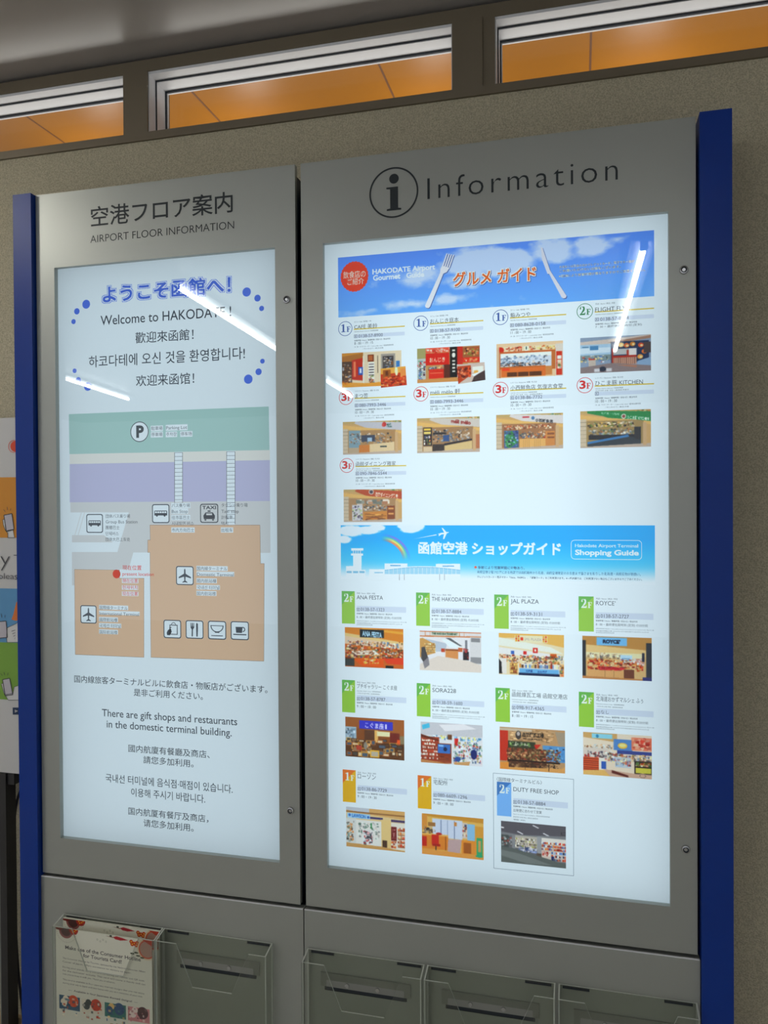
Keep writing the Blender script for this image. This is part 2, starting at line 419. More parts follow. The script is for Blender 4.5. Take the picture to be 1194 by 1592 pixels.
bm = bmesh.new(); cyl_bm(bm, (-1.95, -.80), .10, 'z', CEIL-.016, CEIL-.0125, 40); bm_obj('diffuser', bm, mat('lens_glow', (255, 255, 255), .5, emit=(1, .97, .9), es=DOWN_L), t)

# ------------------------------------------------------------------ posts
for x0, x1, lab in ((-1.2227, -1.1762, 'blue painted post at the left end of the signboard'), (.2092, .2627, 'blue painted post at the right end of the signboard')):
    p = thing('signboard_post', lab, 'post', 'blue end posts of the signboard')
    box('post_body', x0, x1, -.0128, .06, 0, Z(.694), blue, p, .0035)
    box('wall_bracket', x0+.012, x1-.012, .06, WALL, Z(.3), Z(.36), dark, p)

# ------------------------------------------------------------------ light boxes
cover = glass('cover_acrylic', (.98, .985, .985), 1.5)
def lock(px, parent):
    c = at(*px); e = empty('lock', parent=parent)
    bm = bmesh.new(); n = 36
    prof = [(.0078, 0), (.0078, -.002), (.0070, -.0042), (.0052, -.0046), (.0050, -.0030), (.0030, -.0028), (.0, -.0028)]
    rings = []
    for r, y in prof:
        rings.append([bm.verts.new((c.x+r*math.cos(2*math.pi*i/n), y, c.z+r*math.sin(2*math.pi*i/n))) for i in range(n)] if r else [bm.verts.new((c.x, y, c.z))])
    for a, b in zip(rings, rings[1:]):
        for i in range(n):
            if len(b) > 1: bm.faces.new((a[i], a[(i+1) % n], b[(i+1) % n], b[i]))
            else: bm.faces.new((a[i], a[(i+1) % n], b[0]))
    # keyhole slot
    box_bm(bm, c.x-.0006, c.x+.0006, -.0032, -.0027, c.z-.002, c.z+.002)
    lo = bm_obj('lock', bm, [chrome, rubber], parent); bpy.data.objects.remove(e)
    for pg in lo.data.polygons:
        if (Vector((pg.center.x, pg.center.z))-Vector((c.x, c.z))).length < .0053 and (Vector((pg.center.x, pg.center.z))-Vector((c.x, c.z))).length > .0027 and pg.center.y > -.0046: pg.material_index = 1
def light_box(name, label, x0, x1, A, locks, power, extra):
    t = thing(name, label, 'light box', 'light boxes of the signboard')
    d = frame('door', x0, x1, BOT, TOP, A[0], A[1], A[2], A[3], 0, .012, silver, t, .0012)
    for l in locks: lock(l, d)
    box('cover_pane', A[0]+.0006, A[1]-.0006, .0085, .0100, A[2]+.0006, A[3]-.0006, cover, t)
    bm = bmesh.new(); a0, a1, b0, b1 = x0+.004, x1-.004, BOT+.004, TOP-.016; y0, y1 = .0135, .112
    for q in ((a0, a0+.003, y0, y1, b0, b1), (a1-.003, a1, y0, y1, b0, b1), (a0, a1, y0, y1, b0, b0+.003), (a0, a1, y0, y1, b1-.003, b1), (a0, a1, y1-.003, y1, b0, b1)): box_bm(bm, *q)
    bm_obj('cabinet_body', bm, dark, t)
    l = area('sign_lamp', ((A[0]+A[1])/2, .078, (A[2]+A[3])/2), (0, -1, 0), A[1]-A[0]+.07, A[3]-A[2]+.07, power, (.755, .92, 1.02)); l.parent = t
    if extra:
        l = area('sign_lamp', ((A[0]+A[1])/2-.02, .075, (A[2]+A[3])/2+.06), (0, -1, 0), .40, .90, extra, (.80, .95, .99)); l.parent = t
    return t, d
lb, ld = light_box('light_box_sign', 'narrower silver light box headed with floor guide lettering', L0, L1, PA, ((446, 466), (452, 1260)), SIGN_L[0], 0)
rb, rd = light_box('light_box_sign', 'wider silver light box headed with a ringed i and Information', R0, R1, QA, ((1063, 420), (1066, 1320)), SIGN_L[1], SIGN_L[2])

YL = -.0005
Let(YL).px('空港フロア案内', 141.5, 353.3, 361.8, 31.5, off=.008).build('heading_lettering', letter_m, ld)
Let(YL).px('AIRPORT FLOOR INFORMATION', 140.5, 377.8, 364, 11.6, True, off=-.008).build('subheading_lettering', letter_m, ld)
Let(YL).px('Information', 664.5, 310.2, 960.5, 34, True, space=1.22, off=-.011).build('heading_lettering', letter_m, rd)
p = at(612, 299.3, YL); k = mpp(p)
q = Let(YL); q.poly([[circ(p.x, p.z, 39.2*k, 72), circ(p.x, p.z, 36.6*k, 72)[::-1]]])
pd = at(612.4, 277.8, YL); q.poly([[circ(pd.x, pd.z, 7.6*k, 40)]])
def PX(pts): return pxl(pts, YL)
x0, x1 = x_at(606.4, YL, p.z), x_at(618.8, YL, p.z); xa, xb, xc = x_at(600.6, YL, p.z), x_at(601.2, YL, p.z), x_at(623.6, YL, p.z)
zt, zb = at(612, 290.5, YL).z, at(612, 327, YL).z; th = 2.6*k
q.poly([[[(xa, zt), (xa, zt-th), (x0, zt-th*1.3), (x0, zb+th*1.3), (xb, zb+th), (xb, zb), (xc, zb), (xc, zb+th), (x1, zb+th*1.3), (x1, zt)]]])
q.build('information_symbol', letter_m, rd)

# ------------------------------------------------------------------ base panels below the light boxes
BT = Z(-.8287)
for a, b, lab in ((-1.1765, -.5530, 'silver base panel under the floor guide light box'), (-.5508, .2080, 'silver base panel under the Information light box')):
    t = thing('base_panel', lab, 'panel', 'base panels of the signboard')
    box('front_plate', a, b, -.003, .014, .05, BT, silver, t, .0016)
    box('edge_strip', a+.001, b-.001, -.0037, -.0006, BT-.0012, BT+.0006, white_al, t)  # white strip painted in as the highlight along the plate's top edge
    box('plinth', a+.01, b-.01, .014, .112, 0, BT-.01, dark, t)

# ------------------------------------------------------------------ poster in the left light box
INK = (40, 50, 62)
def sheet(A, p, parent):
    m = bpy.data.materials.get('paper_'+p)
    if m is None:
        m = bpy.data.materials.new('paper_'+p); m.use_nodes = True; n = m.node_tree; n.nodes.clear()
        o = n.nodes.new('ShaderNodeOutputMaterial'); t = n.nodes.new('ShaderNodeBsdfTranslucent'); t.inputs[0].default_value = (.93, .95, .95, 1)
        n.links.new(t.outputs[0], o.inputs[0])
    return shape('sheet', [[rect(A[0]-.012, A[2]-.012, A[1]+.012, A[3]+.012)]], .0126, m, parent)
fp = thing('floor_guide_poster', 'backlit floor guide poster with airport map behind the narrower cover', 'poster')
sheet(PA, 'L', fp)
BL = (52, 88, 190)
p0 = at(160.4, 470.8, YT); k = mpp(p0); hx1 = x_at(358, YT, p0.z); hz1 = p0.z+25.5*k; m_ = 4*k
r = Ras(330, 54, PAPER['L'], 3); fx, fz = m_/(hx1-p0.x+2*m_), m_/(hz1-p0.z+2*m_)
for c, bb in (((72, 104, 200), .072), (PAPER['L'], .050), (BL, .018)): r.tb('ようこそ函館へ！', fx, fz, 1-fx, 1-fz, c, bb)
o = r.build('welcome_headline_lettering', [(p0.x-m_, YT, hz1+m_), (hx1+m_, YT, hz1+m_), (hx1+m_, YT, p0.z-m_), (p0.x-m_, YT, p0.z-m_)], fp, 'L')
bm = bmesh.new(); bm.from_mesh(o.data); cl = bm.loops.layers.float_color['Col']
bmesh.ops.delete(bm, geom=[f for f in bm.faces if min(f.loops[0][cl][:3]) > .985], context='FACES'); bm.to_mesh(o.data); bm.free()
q = Let(YT)
for s, u, v, u1, h, la in (('Welcome to HAKODATE !', 156.4, 505.7, 359.4, 14.8, True), ('歡迎來函館！', 210.5, 534.3, 301, 17.5, False), ('하코다테에 오신 것을 환영합니다!', 138.2, 571.9, 380.8, 18.5, False), ('欢迎来函馆！', 211.4, 601, 302, 17.5, False)):
    Let(YT).px(s, u, v, u1, h, la, off=.004).build('welcome_lettering', ink(INK, 'L'), fp)
for u, v, r in ((134, 473, 6.9), (119.5, 484, 4.9), (114.3, 500, 3.9), (383.5, 454, 7.1), (400.3, 463.5, 5.3), (406.7, 479.5, 4.1), (408, 561.5, 3.8), (402, 578, 5.2), (386, 589.5, 7.2), (116, 576.5, 3.6), (121.7, 591, 4.6), (136.5, 601, 6.6)):
    p = at(u, v, YP); k = mpp(p); shape('dot', [[circ(p.x, p.z, r*k)]], YP, ink((62, 98, 198), 'L'), fp)

# map: regions are cut so that nothing is printed twice; white icons and halos are bare paper
mp = empty('terminal_map', parent=fp)
def P(*pts): return pxl(pts, YP)
def hole(u0, v0, u1, v1, r=0):
    a, b = at(u0, v0, YP), at(u1, v1, YP); z1 = (a.z); z0 = b.z
    return rrect(a.x, z0, b.x, z1, r*mpp(a)) if r else rect(a.x, z0, b.x, z1)
ICON = {'bus2': (134.1, 799.2, 160.2, 828.5), 'bus': (236.3, 783.9, 263.6, 813.2), 'taxi': (311, 783.3, 339.4, 812.9), 'plane': (124.9, 940.7, 150.3, 969.7), 'plane2': (273.5, 879.9, 301.2, 909.9), 'bag': (254.1, 963.3, 281.8, 992.9), 'cutlery': (288.5, 964, 316.5, 993.6), 'bowl': (323.2, 964.9, 351.8, 994.8), 'cup': (358.5, 965.6, 387.1, 995.5)}
GREEN, GREY, GREY2, PURP, TAN = (138, 176, 174), (190, 196, 194), (176, 184, 188), (158, 163, 194), (186, 160, 134)
MAPT = [ # text, left, base, right, region
 ('駐車場', 235.3, 669, 252.5, 'g'), ('Parking Lot', 258.5, 667.6, 290.7, 'g'), ('停車場', 235.3, 678.6, 252.5, 'g'), ('주차장', 258.5, 678.2, 274.5, 'g'), ('停车场', 281, 677.6, 298.3, 'g'),
 ('団体バス乗り場', 164.4, 805.4, 202.2, 'a'), ('Group Bus Station', 164.4, 813.6, 213.7, 'a'), ('團體巴士', 164.4, 823.1, 185.7, 'a'), ('단체버스', 164.4, 832.5, 184.4, 'a'), ('団体大巴上车处', 164.4, 841.4, 202.2, 'a'),
 ('バス乗り場', 267.1, 788.8, 295.2, 'a'), ('Bus Stop', 267.1, 797.4, 291.7, 'a'), ('往市區巴士', 267.1, 807.5, 295.2, 'a'), ('시내방면 버스', 267.1, 816.7, 301.2, ''), ('市内方向巴士', 267.1, 826.9, 301.8, 'd'),
 ('タクシー乗り場', 344.2, 788.4, 384.9, ''), ('Taxi stop', 344.2, 797.4, 371.2, ''), ('計程車', 344.2, 807.2, 361.7, ''), ('택시', 344.2, 816.7, 354.4, ''), ('出租车', 344.2, 826.9, 361.7, 'd'),
 ('国際線ターミナル', 154.8, 947.4, 198.4, 'i'), ('International Terminal', 154.8, 956, 216.2, 'i'), ('國際航站樓', 154.8, 966, 182.5, 'i'), ('국제선 터미널', 154.8, 975.4, 187.6, 'i'), ('国际航站楼', 154.8, 985.2, 182.5, 'i'),
 ('国内線ターミナル', 306.3, 886.6, 353.1, 'd'), ('Domestic Terminal', 306.3, 895.2, 363.3, 'd'), ('國内航站樓', 306.3, 905.7, 336.2, 'd'), ('국내선 터미널', 306.3, 916, 341, 'd'), ('国内航站楼', 306.3, 925.4, 335.6, 'd')]
REDT = [('現在位置', 190.4, 886.1, 220, '', 7.6), ('present location', 190.4, 894.6, 239.1, '', 5.6), ('現在位置', 190.4, 905.7, 214.3, 'i', 6.2), ('현재위치', 190.4, 916.1, 213.7, 'i', 6.2), ('现在位置', 190.4, 925.7, 214.3, 'i', 6.2)]
def halos(reg):
    o = []
    for s, u, v, u1, r in MAPT:
        if r == reg: o.append(hole(u-.9, v-7.0, u1+.9, v+1.2))
    for s, u, v, u1, r, h in REDT:
        if r == reg: o.append(hole(u-.9, v-6.3, u1+.9, v+1.2))
    return o
pc = at(217, 671.3, YP); pr = 15.9*mpp(pc)
shape('parking_area', [[P((107, 643.9), (417.7, 632), (419, 699.6), (108, 706)), circ(pc.x, pc.z, pr, 48)]+halos('g')], YP, ink(GREEN, 'L'), mp)
cw = ((271.4, 283.8), (352.3, 365.4))
def band(v0, v1, name, col):
    """strip between two map lines, cut out at the crossings; v0, v1 give the left and right ends"""
    def V(u, q): return q[0]+(q[1]-q[0])*(u-108)/(419.5-108)
    g = []
    for a, b in ((108.4, cw[0][0]), (cw[0][1], cw[1][0]), (cw[1][1], 419.6)): g.append([P((a, V(a, v0)), (b, V(b, v0)), (b, V(b, v1)), (a, V(a, v1)))])
    return shape(name, g, YP, ink(col, 'L'), mp)
band((706, 699.6), (721.5, 715.3), 'verge', GREY)
band((721.5, 715.3), (781, 779), 'road', PURP)
gA = [P((109.3, 781), (352.3, 779.5), (352.3, 816.2), (233.4, 816.2), (234, 839.5), (229.8, 839.5), (229.8, 858.9), (207.3, 858.9), (200, 885), (116, 885), (116, 910), (112, 910), (111.8, 858.3), (182.5, 858.3), (200.3, 796.6), (109.7, 796.6)),
      hole(*ICON['bus'], 3)]
for s, u, v, u1, r in MAPT[10:13]: gA.append(hole(u-.9, v-7.0, u1+.9, v+1.2))
gB = [P((365.4, 779.4), (420, 779), (420.5, 859.5), (405, 859.5), (404.4, 816.2), (365.4, 816.2))]
gC = [P((112, 832), (161.5, 832), (175.5, 843.2), (112, 843.2))]
gD = [P((352.3, 808.5), (365.4, 808.5), (365.4, 809), (352.3, 809))]
shape('apron', [gA, gB, gC]+[[P((a, 797), (a+1, 797), (a-9, 832), (a-10, 832))] for a in (126, 131)], YP, ink(GREY2, 'L'), mp)
for (a, b), vb in zip(cw, (782, 815)):
    q = Let(YP)
    v = 703.5 if a < 300 else 702
    ends = [P((a-.35, v), (a+.35, v), (a+.35, vb), (a-.35, vb)), P((b-.35, v), (b+.35, v), (b+.35, vb), (b-.35, vb))]
    for e in ends: q.poly([[e]])
    while v < vb:
        q.poly([[P((a+.4, v), (b-.4, v-.2), (b-.4, v+.45), (a+.4, v+.65))]]); v += 6.1
    q.build('pedestrian_crossing', ink((86, 92, 100), 'L'), mp)
def outline(loop, w):
    """thin line around a closed region"""
    n = len(loop); o = []
    for i in range(n):
        (ax, az), (bx, bz) = loop[i], loop[(i+1) % n]; L = math.hypot(bx-ax, bz-az); nx, nz = -(bz-az)/L*w, (bx-ax)/L*w
        o.append([[(ax-nx, az-nz), (bx-nx, bz-nz), (bx+nx, bz+nz), (ax+nx, az+nz)]])
    return o
dom = P((233.4, 816.3), (404.3, 816.3), (405.3, 876.1), (411, 876.1), (410.4, 1027.9), (235, 1021.9), (233.4, 858.9), (229.9, 858.9), (229.9, 839.5), (234, 839.5))
dh = [hole(*ICON[k], 3) for k in ('plane2', 'bag', 'cutlery', 'bowl', 'cup')]+halos('d')
b1 = shape('terminal_building', [[dom]+dh], YP, ink(TAN, 'L'), mp)
intl = P((116, 885.2), (186, 886), (186, 899), (224, 899), (224, 1021.9), (117.2, 1017.4))
b2 = shape('terminal_building', [[intl, hole(*ICON['plane'], 3)]+halos('i')], YP, ink(TAN, 'L'), mp)
q = Let(YT-.0002)
for lp in (dom, intl): q.poly(outline(lp, .00035))
q.build('building_outline', ink((120, 104, 92), 'L'), mp)
p = at(181.2, 892.3, YT); shape('location_dot', [[circ(p.x, p.z, 6.9*mpp(p))]], YT, ink((232, 60, 20), 'L'), mp)
for k in range(0, len(MAPT), 5):
    q = Let(YT)
    for s, u, v, u1, r in MAPT[k:k+5]: q.px(s, u, v, u1, 4.9 if s[0] < 'z' else 5.9, s[0] < 'z')
    q.build('map_lettering', ink((60, 68, 78), 'L'), mp)
q = Let(YT)
for s, u, v, u1, r, h in REDT: q.px(s, u, v, u1, h-.4 if s[0] < 'z' else h, s[0] < 'z', off=.006)
q.build('location_lettering', ink((205, 50, 50), 'L'), mp)
# pictograms
def icon(name, key, glyph):
    u0, v0, u1, v1 = ICON[key]; a, b = at(u0, v0, YT), at(u1, v1, YT); w, h = b.x-a.x, a.z-b.z
    r = .12*w; q = Let(YT)
    q.poly([[rrect(a.x, b.z, b.x, a.z, r), rrect(a.x+.05*w, b.z+.05*w, b.x-.05*w, a.z-.05*w, r*.75)]])
    T = lambda pts: [(a.x+x*w, b.z+y*h) for x, y in pts]
    for g in glyph: q.poly([[T(l) for l in g]])
    if key == 'taxi': q.put('TAXI', a.x+.12*w, b.z+.72*h, a.x+.88*w, .17*h, True, off=.03)
    return q.build(name, ink((54, 64, 74), 'L'), mp)
R4 = lambda x0, y0, x1, y1: [(x0, y0), (x1, y0), (x1, y1), (x0, y1)]
bus = [[[(.13, .40), (.87, .40), (.87, .62), (.84, .66), (.16, .66), (.13, .62)]]+[R4(.17+.135*i, .53, .28+.135*i, .62) for i in range(5)], [circ(.28, .39, .055, 16)], [circ(.72, .39, .055, 16)]]
taxi = [[[(.2, .2), (.8, .2), (.82, .38), (.7, .55), (.3, .55), (.18, .38)], R4(.34, .40, .66, .50)], [R4(.42, .58, .58, .65)], [R4(.24, .12, .34, .19)], [R4(.66, .12, .76, .19)]]
plane = [[[(.5, .88), (.54, .80), (.545, .60), (.85, .42), (.85, .35), (.545, .44), (.53, .24), (.64, .16), (.64, .12), (.5, .15), (.36, .12), (.36, .16), (.47, .24), (.455, .44), (.15, .35), (.15, .42), (.455, .60), (.46, .80)]]]
def arcpts(cx, cy, r, a0, a1, n=14): return [(cx+r*math.cos(math.radians(a0+(a1-a0)*i/n)), cy+r*math.sin(math.radians(a0+(a1-a0)*i/n))) for i in range(n+1)]
bag = [[R4(.34, .20, .80, .74), R4(.385, .245, .755, .695)], [arcpts(.57, .74, .13, 0, 180)+arcpts(.57, .74, .095, 180, 0)], [[(.2, .16), (.36, .16), (.47, .36), (.42, .52), (.34, .50), (.25, .44), (.18, .3)]], [[(.3, .54), (.44, .56), (.46, .62), (.36, .6)]]]
cut = [[[(.33, .12), (.40, .12), (.41, .5), (.48, .6), (.48, .86), (.45, .86), (.44, .66), (.42, .66), (.41, .86), (.36, .86), (.35, .66), (.33, .66), (.32, .86), (.28, .86), (.28, .6), (.34, .5)]], [[(.6, .12), (.67, .12), (.69, .5), (.69, .8), (.63, .88), (.59, .8), (.59, .5)]]]
bowl = [[arcpts(.5, .74, .36, 180, 360)+arcpts(.5, .74, .31, 360, 180)], [R4(.14, .72, .86, .76)], [R4(.38, .36, .62, .41)], [R4(.18, .18, .82, .225)]]
cup = [[[(.3, .38), (.62, .38), (.66, .70), (.27, .70)]], [arcpts(.66, .57, .14, -95, 95)+arcpts(.66, .57, .09, 95, -95)], [R4(.14, .26, .86, .32)]]
icon('bus_icon', 'bus2', bus); icon('bus_icon', 'bus', bus); icon('taxi_icon', 'taxi', taxi); icon('aeroplane_icon', 'plane', plane); icon('aeroplane_icon', 'plane2', plane)
icon('shopping_bag_icon', 'bag', bag); icon('cutlery_icon', 'cutlery', cut); icon('bowl_icon', 'bowl', bowl); icon('cup_icon', 'cup', cup)
q = Let(YT); q.poly([[circ(pc.x, pc.z, pr, 48), circ(pc.x, pc.z, pr*.92, 48)]])
q.put('P', pc.x-pr*.36, pc.z-pr*.52, pc.x+pr*.48, pr*1.10, True, off=.045); q.build('parking_icon', ink((48, 60, 66), 'L'), mp)
nq = []
for s, u, v, u1, h, la in (('国内線旅客ターミナルビルに飲食店・物販店がございます。', 115.6, 1060.9, 415.8, 11.6, 0), ('是非ご利用ください。', 208, 1082, 315.5, 11.6, 0), ('There are gift shops and restaurants', 158.6, 1113.3, 368.7, 11.4, 1), ('in the domestic terminal building.', 166, 1130.8, 360.2, 11.4, 1), ('國内航廈有餐廳及商店、', 199.7, 1169, 326, 11.8, 0), ('請您多加利用。', 223, 1186.8, 301, 11.8, 0),
    ('국내선 터미널에 음식점·매점이 있습니다.', 164.3, 1215.7, 361.7, 13.2, 0), ('이용해 주시기 바랍니다.', 204, 1238, 319, 13.2, 0), ('国内航厦有餐厅及商店，', 199.7, 1266.7, 324, 12, 0), ('请您多加利用。', 223.2, 1285, 301, 11.8, 0)):
    nq.append((s, u, v, u1, h, bool(la)))
for i in range(0, len(nq), 2):
    q = Let(YT)
    for a in nq[i:i+2]: q.px(*a, off=.004)
    q.build('notice_lettering', ink(INK, 'L'), fp)

# ------------------------------------------------------------------ poster in the right light box
gp = thing('shop_guide_poster', 'backlit poster of restaurants and shops with two blue banners', 'poster')
sheet(QA, 'R', gp)
def quad(*c): return [tuple(at(u, v, YP)) for u, v in c]
def rectq(*c):
    q = [at(u, v, YP) for u, v in c]
    x0 = (q[0].x+q[3].x)/2; x1 = (q[1].x+q[2].x)/2; z1 = (q[0].z+q[1].z)/2; z0 = (q[2].z+q[3].z)/2
    return [(x0, YP, z1), (x1, YP, z1), (x1, YP, z0), (x0, YP, z0)]
WHT = (216, 236, 244)
def inv(corn):
    """pixel -> 0..1 position on a banner"""
    (x0, _, z1), _, (x1, _, z0), _ = corn
    return lambda u, v: ((at(u, v, YP).x-x0)/(x1-x0), (z1-at(u, v, YP).z)/(z1-z0))
# gourmet banner
cor = rectq((525.1, 401.6), (1016.8, 356.8), (1017.3, 458.1), (526.4, 495.8)); I = inv(cor)
b = Ras(840, 160, (84, 140, 246), 2, 5)
b.g(0, 0, 1, 1, (86, 142, 242), (96, 168, 255))
yy, xx = np.mgrid[0:b.Hh, 0:b.W]; X, Y = xx/b.W, yy/b.Hh
n1 = b.fbm(16, 5, 5)
def blob(cx, cy, rx, ry): return np.clip(1-np.sqrt(((X-cx)/rx)**2+((Y-cy)/ry)**2), 0, 1)
m = np.zeros_like(X)
for cx, cy, rx, ry, a in ((.47, .24, .17, .34, 1.7), (.56, .30, .14, .3, 1.5), (.42, .52, .10, .2, .8), (.70, .17, .12, .28, 1.5), (.80, .16, .10, .24, 1.2), (.28, .42, .12, .26, .9), (.25, .86, .14, .13, .9), (.38, .82, .12, .13, .9), (.09, .93, .1, .1, .7), (.90, .08, .08, .12, .6)):
    m = np.maximum(m, blob(cx, cy, rx, ry)*a)
b.blend(np.clip((m*1.3+n1*1.5-1.12)*1.5, 0, .88), (196, 220, 244))
(cx, cy), (ex, ey) = I(551, 430), I(573.5, 430)
asp = 840/160; rr = abs(I(551, 453.3)[1]-cy)
for k in range(26):
    a = 2*math.pi*k/26; b.e(cx+rr*.86/asp*math.cos(a), cy+rr*.86*math.sin(a), rr*.16/asp, rr*.16, (222, 66, 44))
b.e(cx, cy, rr*.94/asp, rr*.94, (222, 66, 44)); b.e(cx, cy+.02, rr*.6/asp, rr*.5, (236, 84, 60))
def bt(txt, u0, v0, u1, h, c, off=0, ref=None):
    x0, y1 = I(u0, v0); x1 = I(u1, v0-(u1-u0)*.087)[0]; y0 = I(u0, v0-h)[1]
    b.t(txt, x0, y0, x1, y1, c, off, ref=ref)
bt('飲食店の', 533.6, 433.5, 568.3, 11, (250, 226, 214)); bt('ご紹介', 540.2, 443.6, 565.8, 10, (250, 226, 214))
bt('HAKODATE Airport', 579.1, 429, 676.4, 10.4, (226, 240, 250), .03); bt('Gourmet   Guide', 580, 436.6, 659.5, 8.6, (226, 240, 250), .03)
# fork
def bp(pts, c): b.p([I(*q) for q in pts], c)
for c, d in (((60, 90, 160), 1.0), ((218, 226, 234), 0)):
    for i in range(4):
        u = 694+i*3.5; bp([(u+d, 394+i*.6+d), (u+1.7+d, 394.3+i*.6+d), (u-5.2+d, 416+d), (u-7.2+d, 415+d)], c)
    bp([(687.3+d, 413+d), (699+d, 416.5+d), (694.5+d, 423+d), (689.3+d, 425.5+d), (668.5+d, 477+d), (666+d, 479.2+d), (662.2+d, 478.4+d), (660.6+d, 475.5+d), (684.2+d, 424+d), (684.5+d, 418.5+d)], c)
for c, d in (((60, 90, 160), 1.2), ((206, 214, 226), 0)):
    bp([(840.6+d, 384+d), (843.4+d, 385+d), (855+d, 420+d), (858+d, 425+d), (880.8+d, 460+d), (879.5+d, 463.2+d), (875.6+d, 464+d), (873+d, 462+d), (853.8+d, 426+d), (851+d, 425.5+d), (843+d, 404+d)], c)
x0, y1 = I(705, 445.4); x1 = I(833, 445.4-128*.087)[0]; y0 = I(705, 423.9)[1]
for c, bb, d in (((40, 60, 130), .019, .006), ((246, 240, 232), .016, 0), ((228, 98, 36), .004, 0)): b.tb('グルメ ガイド', x0+d/5, y0+d, x1+d/5, y1+d, c, bb)
for s, u, v, u1 in (('お支払いは現金のほかクレジットカード、電子マネー等が', 869.8, 417.4, 986), ('ご利用いただけない店舗もございます。', 870, 423.7, 965), ('※店舗により営業時間が異なりますのでご注意ください。', 868.8, 431.7, 1003)):
    bt(s, u, v, u1, 4.4, (60, 96, 170), .05); bt(s, u, v, u1, 4.4, (236, 232, 176), .0)
b.build('gourmet_banner', cor, gp)
# shopping banner
cor = rectq((529.8, 817.4), (1018.3, 815.9), (1018.3, 907), (530, 903)); I = inv(cor)
b = Ras(840, 156, WHT, 2, 9)
tt = np.linspace(0, 1, b.Hh)[:, None]
top = np.array((2, 168, 248.)); mid = np.array((60, 196, 244.)); end = np.array(WHT, float)
k1 = np.clip((tt-.25)/.4, 0, 1)[..., None]; k2 = np.clip((tt-.62)/.36, 0, 1)[..., None]; k2 = k2*k2*(3-2*k2)
b.a[:] = (top*(1-k1)+mid*k1)*(1-k2)+end*k2
yy, xx = np.mgrid[0:b.Hh, 0:b.W]; X, Y = xx/b.W, yy/b.Hh; n1 = b.fbm(40, 8, 4)
m = np.zeros_like(X)
for u, v, ru, rv in ((545, 825, 30, 12), (570, 824, 26, 9), (585, 820, 18, 7), (534, 838, 16, 8), (640, 822, 24, 9), (628, 818, 16, 6), (650, 818, 12, 8)):
    (cx, cy), (ax, ay) = I(u, v), I(u+ru, v+rv); m = np.maximum(m, blob(cx, cy, ax-cx, ay-cy)*1.3)
b.blend(np.clip((m+n1*.5-.42)*3.2, 0, .96), (220, 236, 246))
for i, c in enumerate(((236, 120, 90), (244, 170, 70), (240, 232, 110), (130, 210, 130), (70, 150, 230), (120, 120, 230))):
    (cx, cy), (ax, ay) = I(592, 871), I(592+35+i*2.0, 871+32+i*1.8)
    rad = np.sqrt(((X-cx)/(ax-cx))**2+((Y-cy)/(ay-cy))**2); an = np.degrees(np.arctan2(cy-Y, (X-cx)*5.4))
    b.blend(np.where((np.abs(rad-1) < .030) & (X > cx), np.clip(1.35*(1-np.abs(an-45)/44), 0, 1)*.9, 0), c)
def bp(pts, c): b.p([I(*q) for q in pts], c)
def br(u0, v0, u1, v1, c): bp([(u0, v0), (u1, v0), (u1, v1), (u0, v1)], c)
GW, GB = (222, 238, 246), (90, 180, 226)
br(546, 852.3, 565, 856, GW); br(548, 856, 562.5, 860.8, GB)
for i in range(4): br(549+i*3.6, 856, 549.8+i*3.6, 860.8, GW)
br(545.8, 860.5, 564.3, 863.8, GW); br(549, 863, 562, 882, GW); br(538, 880, 562, 902, GW); br(562, 886, 568, 902, GW)
for i in range(3): br(538.8+i*10, 887.8, 546.8+i*10, 891, (120, 188, 220))
br(574, 885, 598, 902, GW); br(582, 889.5, 595.5, 891, (120, 188, 220))
br(598, 876, 633.5, 902, GW); br(677.5, 876.6, 715.5, 902, GW); br(606.5, 878.4, 623, 880.2, (96, 170, 216)); br(688, 879.3, 706, 881, (96, 170, 216))
pts = [(598+i*117.5/24, 886.3-4.6*math.sin(math.pi*i/24)) for i in range(25)]
bp(pts+[(715.5, 893.2), (598, 893.2)], (150, 208, 234)); bp(pts+[(u, v-1.4) for u, v in pts[::-1]], GW); bp([(u, v+.5) for u, v in pts]+[(u, v-.1) for u, v in pts[::-1]], (70, 160, 210))
for i in range(1, 18): br(598+i*6.5, 883, 598.6+i*6.5, 893, GW)
br(598, 892.5, 715.5, 902, GW)
for u in (620.5, 628, 683, 690.5): br(u, 892.5, u+.9, 902, (150, 160, 170))
bp([(641, 838.4), (678.5, 830.8), (679, 832)], GW)
bp([(680.5, 830.2), (686, 828.4), (690.5, 828), (686.5, 820.6), (688.3, 820.8), (694.2, 827.3), (697.4, 827), (698, 828), (694.6, 829.3), (690.6, 838), (688.6, 838.2), (690.3, 830.4), (686.3, 830.9), (682.6, 833.4), (681.6, 833.2), (682.8, 831)], GW)
def bt(txt, u0, v0, u1, h, c, off=0):
    x0, y1 = I(u0, v0); x1 = I(u1, v0)[0]; y0 = I(u0, v0-h)[1]; b.t(txt, x0, y0, x1, y1, c, off)
(x0, y1), x1, y0 = I(651, 861.2), I(871.5, 861.2)[0], I(651, 842.6)[1]; b.tb('函館空港 ショップガイド', x0, y0, x1, y1, (232, 246, 252), .007)
def rb_(u0, v0, u1, v1, c, r):
    x0, y0 = I(u0, v0); x1, y1 = I(u1, v1); l = rrect(x0*5.38, y0, x1*5.38, y1, r); b.p([(x/5.38, y) for x, y in l], c)
save = b.a.copy(); rb_(887.6, 839.4, 998, 870.6, (214, 238, 250), .06); keep = b.a.copy(); b.a = keep
x0, y0 = I(888.5, 840.3); x1, y1 = I(997.1, 869.7); msk = Ras(840, 156, (0, 0, 0), 2); msk.p([(x/5.38, y) for x, y in rrect(x0*5.38, y0, x1*5.38, y1, .05)], (1, 1, 1)); mk = msk.a[..., 0] > .5; b.a[mk] = save[mk]
